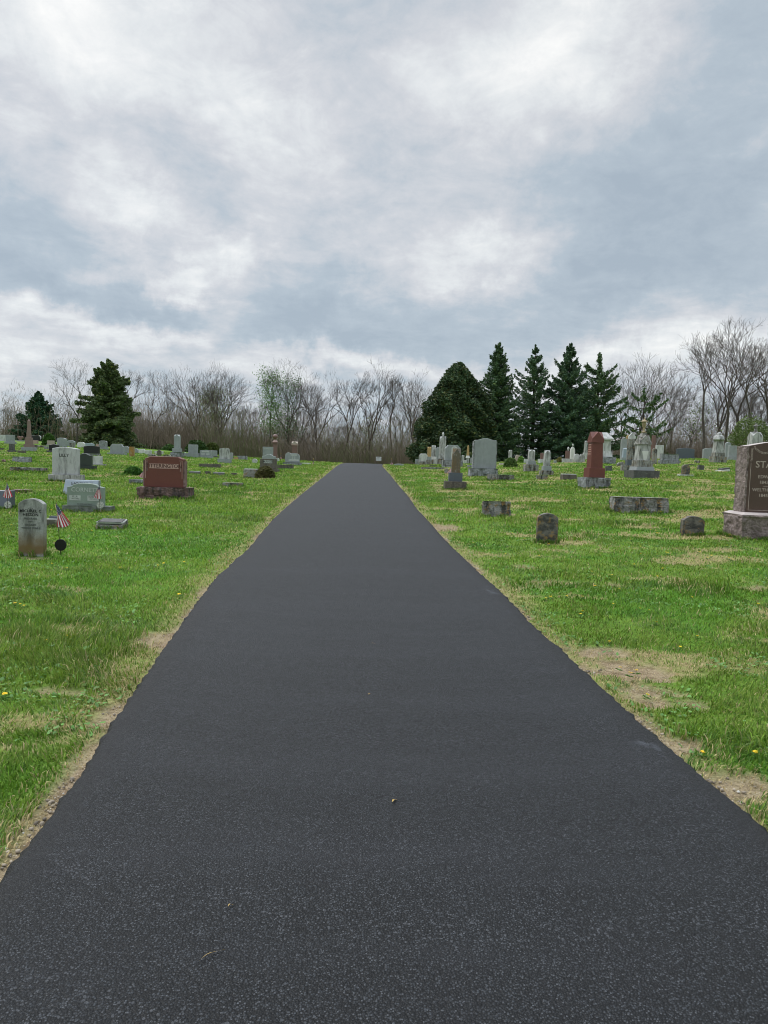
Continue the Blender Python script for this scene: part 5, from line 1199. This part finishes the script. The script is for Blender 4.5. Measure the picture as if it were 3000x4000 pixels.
bmesh.ops.recalc_face_normals(bm, faces=list(bm.faces))
die = bobj('die', bm, [M['sta'], M['statop']], sta, (-58 * kS, 0, zb))
for sx in (-1, 1):
    bobj('rough_side', box_bm(9 * kS, (dS - 1) * kS, (hS - 27) * kS, rough=3.2 * kS, cuts=34, seed=6 + sx, freq=9, keep_top=False), M['starough'], die, (sx * (wS / 2 + 3.4) * kS, .6 * kS, 0.001))
fy = -dS / 2 * kS
def st(s, size, x_, z_): text_obj(s, size * kS * 1.38, M['tanlet'], die, ((x_ - wS / 2) * kS, fy - .001, z_ * kS), .003, 1.05)
def stl(s, size, x0, z_, ls=1.05):
    o = text_obj(s, size * kS * 1.38, M['tanlet'], die, (0, fy - .001, z_ * kS), .003, ls)
    xs = [v_.co.x for v_ in o.data.vertices]; o.location.x = (x0 - wS / 2) * kS - min(xs)
stl('STARR', 27, 28, 190)
stl('EDWIN J.', 13, 41, 142); stl('1843 - 1919', 13, 49, 120); stl('WELTHA A.', 13, 20, 90); stl('1845 - 1922', 13, 49, 68)
child_box(die, 'carved_line', 60 * kS, 1.4 * kS, .004, M['tanlet'], (-wS / 2 * kS + 92 * kS, fy - .001, 104 * kS))
child_box(die, 'carved_border', 1.6 * kS, 186 * kS, .004, M['tanlet'], (-wS / 2 * kS + 9 * kS, fy - .001, 10 * kS))
child_box(die, 'carved_border', 1.6 * kS, 186 * kS, .004, M['tanlet'], (wS / 2 * kS - 9 * kS, fy - .001, 10 * kS))
child_box(die, 'carved_border', (wS - 20) * kS, 1.6 * kS, .004, M['tanlet'], (0, fy - .001, 8.3 * kS))
bm = bmesh.new()                                             # garland of carved rings
def ring(cx, cz, R0, R1, n=14):
    A = [bm.verts.new((cx + R0 * math.cos(2 * PI * i / n), 0, cz + R0 * math.sin(2 * PI * i / n))) for i in range(n)]; B = [bm.verts.new((cx + R1 * math.cos(2 * PI * i / n), 0, cz + R1 * math.sin(2 * PI * i / n))) for i in range(n)]
    for i in range(n): bm.faces.new((A[i], A[(i + 1) % n], B[(i + 1) % n], B[i]))
for i in range(15):
    t = i / 14; ring(((20 + 80 * t) - wS / 2) * kS, (258 - 22 * math.sin(PI * t) ** .8) * kS, 4.2 * kS, 2.9 * kS)
for i in range(8): ring((9 - wS / 2 + (i % 2) * 2) * kS, (206 + i * 6.5) * kS, 3.6 * kS, 2.4 * kS)
r_ = bmesh.ops.extrude_face_region(bm, geom=list(bm.faces)); bmesh.ops.translate(bm, vec=(0, -.003, 0), verts=[v for v in r_['geom'] if isinstance(v, bmesh.types.BMVert)])
bobj('carved_garland', bm, M['tanlet'], die, (0, fy - .0005, 0))

# white flowers by the black double monument
p = P(156, 1721); r = empty('flower_vase', (p.x, p.y, float(H(p.x, p.y)))); tag(r, 'vase of white flowers right of the black double monument', 'flowers')
kk = p.y / FPX
bobj('vase', lathe_bm([(.5, 0), (.8, .5), (1, 1)], 7 * kk, 3 * kk), M['black'], r)
rs = np.random.RandomState(2); q = rs.randn(60, 3) * np.array([3.5, 3, 4]) * kk + np.array([0, 0, 14 * kk])
v, t, c = leafcloud(q, None, .16, rs, np.full((60, 3), .75)); link('flowers', np_mesh('flowers', v, t, MAT_LEAF, cols=c), r)

# longer unmown blades hugging the feet of the nearer stones
def foot_grass():
    rs = np.random.RandomState(21); X_ = []; Y_ = []; D_ = []
    for o in STONES + [sta]:
        if o.location.y > 30: continue
        b = o if o.type == 'MESH' else o.children[0]
        xs = [v.co.x for v in b.data.vertices]; ys = [v.co.y for v in b.data.vertices]
        ox, oy = o.location.x + (0 if b is o else b.location.x), o.location.y + (0 if b is o else b.location.y)
        x0, x1, y0, y1 = min(xs), max(xs), min(ys), max(ys); per = 2 * (x1 - x0 + y1 - y0); n = int(per * 420 / max(1, o.location.y / 9))
        t = rs.rand(n); e = rs.rand(n) * .035 + .002; w_ = rs.rand(n)
        sd = rs.choice(4, n, p=[.45, .1, .225, .225])
        px = np.where(sd < 2, x0 + w_ * (x1 - x0), np.where(sd == 2, x0 - e, x1 + e)); py = np.where(sd == 0, y0 - e, np.where(sd == 1, y1 + e, y0 + w_ * (y1 - y0)))
        X_.append(ox + px); Y_.append(oy + py)
    x = np.concatenate(X_); y = np.concatenate(Y_); n = len(x); keep = fbm(x * 5, y * 5, 2, 77) > .36; x, y = x[keep], y[keep]; n = len(x)
    ln = (.05 + .06 * rs.rand(n)) * (.6 + .8 * fbm(x * 3, y * 3, 2, 78)); wd = .0030 * np.clip(y / 6, 1, 4); a = rs.rand(n) * 6.283; l = .3 + .6 * rs.rand(n)
    b = np.stack([x, y, H(x, y) - .006], 1); sdv = np.stack([np.cos(a) * wd, np.sin(a) * wd, 0 * a], 1); a2 = rs.rand(n) * 6.283
    m_ = b + np.stack([np.cos(a2) * ln * .15, np.sin(a2) * ln * .15, ln * .55], 1); tp = b + np.stack([np.cos(a2) * ln * l, np.sin(a2) * ln * l, ln], 1)
    V = np.stack([b - sdv, b + sdv, m_ - sdv * .8, m_ + sdv * .8, tp], 1); q = np.arange(n)[:, None] * 5
    T = np.concatenate([q + [0, 1, 3], q + [0, 3, 2], q + [2, 3, 4]], 0)
    k = rs.rand(n, 1); col = np.array([.07, .17, .02]) * (1 - k) + np.array([.17, .30, .045]) * k; dr = rs.rand(n, 1) < .18; col = np.where(dr, np.array([.42, .34, .18]), col)
    tag(link('long_grass', np_mesh('long_grass', V.reshape(-1, 3), T, bpy.data.materials['grass_blades'], cols=np.repeat(col, 5, 0))), 'longer unmown grass fringing the feet of the nearer stones', 'grass', kind='stuff')
foot_grass()

# ------------------------------------------------------------------ flags, markers, sign
FLR = simple_mat('flag_red', (.50, .03, .05), .8); FLW = simple_mat('flag_white', (.78, .76, .78), .8, (.7, .66, .7)); FLB = simple_mat('flag_blue', (.03, .045, .13), .8)
POLE = simple_mat('dark_flag_stick', (.10, .085, .06), .6); GOLD = simple_mat('gold_tip', (.35, .24, .06), .5); DISCK = simple_mat('black_painted_metal', (.008, .008, .009), .45)
DISCW = simple_mat('white_painted_metal', (.62, .62, .58), .6, (.45, .45, .42), 60)
def flag_mesh(L, a0, a1, hoist, seed):
    """stars and stripes on a grid, hanging from its hoist at the pole and fanning out downwards between angles a1 and a0"""
    nu, nv = 40, 26; V = []; F = []; MI = []
    for i in range(nu + 1):
        for j in range(nv + 1):
            s = i / nu; t = j / nv; a = a0 + (a1 - a0) * t; l = L * s * (1 - .10 * abs(t - .4))
            V.append((l * math.sin(a), (.05 * math.sin(t * 11 + s * 2 + seed) + .03 * math.sin(t * 23 + seed)) * L * s ** .7, -hoist * t * (1 - s) - l * math.cos(a)))
    for i in range(nu):
        for j in range(nv):
            a = i * (nv + 1) + j; F.append((a, a + nv + 1, a + nv + 2, a + 1))
            if i < 16 and j < 18: MI.append(1 if (i % 4 == 1 and j % 4 == 1) or (i % 4 == 3 and j % 4 == 3) else 2)
            else: MI.append(0 if (j // 2) % 2 == 0 else 1)
    return np_mesh('flag_cloth', np.array(V), np.array(F), [FLR, FLW, FLB], smooth=True, midx=MI, nper=4)
def flag(label, u, vtop, vbot, L, a0, a1, lean, seed, dist=None):
    p = P(u, vbot, dist); k = p.y / FPX; g = float(H(p.x, p.y)); hh = (vbot - vtop) * k + (p.z - g)
    r = empty('flag', (p.x, p.y - .04, g)); tag(r, label, 'flag'); r.rotation_euler = (0, lean, 0)
    bobj('pole', lathe_bm([(1, 0), (1, 1)], hh, max(.004, 1.1 * k), 8), POLE, r, (0, 0, -.02), smooth=True)
    bobj('finial', lathe_bm([(.4, 0), (1, .3), (.6, .6), (.05, 1)], 6 * k, 1.8 * k, 8), GOLD, r, (0, 0, hh - .02), smooth=True)
    link('cloth', flag_mesh(L * k, math.radians(a0) - lean * 0, math.radians(a1), L * .22 * k, seed), r, (0, -.01, hh - 6 * k))
    return r
def disc(label, u, vc, rpx, vbot, mat, star, dist=None, group=None):
    p = P(u, vbot, dist); k = p.y / FPX; g = float(H(p.x, p.y)); zc_ = (vbot - vc) * k
    r = empty('grave_marker_disc', (p.x, p.y - .03, g)); tag(r, label, 'grave marker', group)
    bobj('stake', lathe_bm([(1, 0), (1, 1)], zc_ , max(.005, 1.4 * k), 8), mat, r, (0, 0, -.02), smooth=True)
    bm = lathe_bm([(.96, 0), (1, .2), (1, .8), (.96, 1)], .012, rpx * k, 32); bmesh.ops.rotate(bm, matrix=Matrix.Rotation(PI / 2, 3, 'X'), verts=list(bm.verts))
    bobj('plate', bm, mat, r, (0, 0, zc_))
    if star:
        bm = bmesh.new(); n = 10
        q = [bm.verts.new((math.sin(2 * PI * i / n) * rpx * k * (.80 if i % 2 == 0 else .34), 0, math.cos(2 * PI * i / n) * rpx * k * (.80 if i % 2 == 0 else .34))) for i in range(n)]
        q2 = [bm.verts.new(v_.co * .80) for v_ in q]
        for i in range(n): bm.faces.new((q[i], q[(i + 1) % n], q2[(i + 1) % n], q2[i]))
        n = 24; A = [bm.verts.new((math.sin(2 * PI * i / n) * rpx * k * .93, 0, math.cos(2 * PI * i / n) * rpx * k * .93)) for i in range(n)]; B = [bm.verts.new(v_.co * .93) for v_ in A]
        for i in range(n): bm.faces.new((A[i], A[(i + 1) % n], B[(i + 1) % n], B[i]))
        bobj('star_emblem', bm, M['shadowgray'], r, (0, -.014, zc_))
    return r
flag('small American flag leaning on a dark stick above the black disc, nearest flag', 243, 1958, 2165, 98, 34, -3, -.085, 3)
disc('plain black round marker plate beside the veteran headstone', 242, 2127, 23, 2166, DISCK, False)
flag('small American flag hanging limp in front of the gray-green family stone', 394, 1877, 2004, 66, 8, -20, -.03, 5)
disc('white round star marker on a stake in front of the gray-green family stone', 394, 1973, 14, 2004, DISCW, True)
flag('small American flag beside the slant stone at the left edge', 34, 1878, 1995, 62, 22, -18, -.02, 8)
disc('white round star marker on a stake at the left edge of the photo', 34, 1972, 14, 1995, DISCW, True)
flag('small American flag half behind the left side of the red family stone', 563, 1824, 1885, 38, 0, -32, 0, 9)
flag('small American flag leaning behind the dark pointed pillar', 1766, 1806, 1858, 44, 0, -32, 0, 4)
flag('tiny faded flag on the crest right of the white notice sign', 1529, 1795, 1818, 15, 25, -22, 0, 2)
flag('tiny faded flag on the crest left of the road end', 1224, 1795, 1815, 12, 18, -20, 0, 6)
flag('tiny faded flag between the ball-topped column and the double-lobed stone', 1097, 1774, 1800, 12, 18, -20, 0, 7)
p = P(1479, 1800, 56); k = p.y / FPX; g = float(H(p.x, p.y)); r = empty('notice_sign', (p.x, p.y, g)); tag(r, 'small white notice sign standing beyond the end of the road', 'sign')
SW = simple_mat('white_sign_paint', (.74, .76, .74), .5)
child_box(r, 'panel', 21 * k, 15.5 * k, .01, SW, (0, 0, p.z - g))
for sx in (-1, 1): child_box(r, 'post', .03, p.z - g + 2 * k, .03, POLE, (sx * 7 * k, .03, -.05))
pn = r.children[0]
for i, s in enumerate(('PLEASE', 'STAY ON THE', 'DRIVEWAY')): text_obj(s, 2.6 * k * 1.38, M['ink'], pn, (0, -.007, (12.6 - 4.7 * i) * k), .002)

# ------------------------------------------------------------------ dandelions and small debris
YEL = simple_mat('dandelion_yellow', (.80, .58, .02), .7, (.74, .46, .01), 300); STEM = simple_mat('dandelion_green', (.12, .24, .05), .7)
def dandelion_mesh(seed):
    rnd = random.Random(seed); V = []; F = []; MI = []
    def tri(a, b, c, m): n = len(V); V.extend([a, b, c]); F.append((n, n + 1, n + 2)); MI.append(m)
    h = .035
    for i in range(34):
        a = rnd.random() * 6.283; r = rnd.uniform(.010, .019); z_ = h + rnd.uniform(.0, .008); w_ = .22
        tri((0, 0, h), (math.cos(a - w_) * r, math.sin(a - w_) * r, z_), (math.cos(a + w_) * r, math.sin(a + w_) * r, z_), 0)
    for k in range(3):
        a = k * 2.094; b = a + 2.094; q = .0015
        tri((math.cos(a) * q, math.sin(a) * q, -.01), (math.cos(b) * q, math.sin(b) * q, -.01), (0, 0, h), 1)
    for i in range(8):
        a = rnd.random() * 6.283; r = rnd.uniform(.025, .050); c_, s_ = math.cos(a), math.sin(a); w_ = .008
        tri((-s_ * w_ * .3, c_ * w_ * .3, .004), (c_ * r * .6 - s_ * w_, s_ * r * .6 + c_ * w_, .018), (c_ * r, s_ * r, .012), 1)
        tri((s_ * w_ * .3, -c_ * w_ * .3, .004), (c_ * r * .6 + s_ * w_, s_ * r * .6 - c_ * w_, .018), (c_ * r, s_ * r, .012), 1)
    return np_mesh('dandelion', np.array(V), np.array(F), [YEL, STEM], midx=MI)
DM = [dandelion_mesh(i) for i in range(4)]
DP = [(276, 2505), (288, 2498), (262, 2500), (316, 2620), (80, 2372), (95, 2378), (60, 2370), (20, 2734), (2269, 2412), (2275, 2402), (2500, 2390), (2536, 2395), (2418, 2624), (2488, 2640), (2460, 2650), (2523, 2732), (2703, 2344), (2740, 2962), (2950, 2962),
      (2130, 2350), (2150, 2345), (2418, 2310), (2566, 2262), (2725, 2500), (2655, 2540), (2395, 2368), (2565, 2445), (2380, 2520), (2600, 2165), (2730, 2165), (2860, 2195), (2845, 2190), (2475, 2215), (2590, 2230), (2960, 2370), (200, 2212), (70, 2198), (262, 2230), (470, 2230), (720, 2205), (180, 2520),
      (2050, 2115), (2145, 2135), (2850, 2100), (1840, 1943), (2230, 2010), (2240, 2018), (2580, 2008), (2540, 2078), (2565, 2080), (2610, 2170), (2500, 2175), (2000, 2090), (1850, 2130), (215, 2128), (2780, 2180), (640, 2212), (80, 1890), (75, 1932), (200, 2000), (50, 2010), (420, 2020), (2215, 1912), (2255, 1915), (2068, 1900), (2108, 1902), (2080, 1840), (1935, 1930), (2690, 1895), (2740, 1860)]
rs = np.random.RandomState(8)
for i in range(26):
    u = rs.uniform(1900, 2980) if i % 3 else rs.uniform(20, 800); v = rs.uniform(1900, 2350); DP.append((u, v))
for i, (u, v) in enumerate(DP):
    p = P(u, v)
    le, re = float(left_edge(p.y)), float(right_edge(p.y))
    if le - .12 < p.x < re + .12: continue
    o = link('dandelion', DM[i % 4], None, (p.x, p.y, float(H(p.x, p.y)) + .006)); s = rs.uniform(.60, .95) * (1 + max(0, p.y - 6) * .04); o.scale = (s, s, s); o.rotation_euler = (rs.uniform(-.25, .25), rs.uniform(-.2, .2), rs.rand() * 6)
    tag(o, 'yellow dandelion in flower among the lawn grass', 'dandelion', 'dandelions in the lawn')
LEAFY = simple_mat('dry_yellow_leaf', (.55, .38, .12), .7, (.42, .28, .08), 200)
def debris(label, u, v, ln, wd, ang, name='fallen_leaf', cat='leaf'):
    p = P(u, v); z_ = road_top(p.x, p.y) + .006; bm = bmesh.new()
    n = 6; A = []; B = []
    for i in range(n + 1):
        t = i / n; x_ = (t - .5) * ln; w_ = wd * math.sin(PI * min(.97, max(.04, t))) ** .7 / 2; zz = .004 * math.sin(t * 5)
        A.append(bm.verts.new((x_, w_ + .1 * ln * math.sin(t * 3), zz))); B.append(bm.verts.new((x_, -w_ + .1 * ln * math.sin(t * 3), zz + .002)))
    for i in range(n): bm.faces.new((A[i], A[i + 1], B[i + 1], B[i]))
    o = bobj(name, bm, LEAFY, None, (p.x, p.y, z_)); o.rotation_euler = (0, 0, ang); tag(o, label, cat)
debris('small dry yellow leaf lying near the middle of the asphalt', 1540, 3182, .035, .012, 1.0)
debris('thin dry straw lying on the asphalt at the bottom of the photo', 825, 3925, .085, .004, .75, 'straw', 'straw')
debris('small yellow seed husk on the asphalt left of center', 900, 3607, .022, .007, .9)
debris('tiny pale leaf on the asphalt in the middle distance', 1458, 2545, .03, .014, .3)
debris('tiny pale fleck of leaf on the asphalt above the dry yellow leaf', 1442, 2750, .022, .012, 1.3)
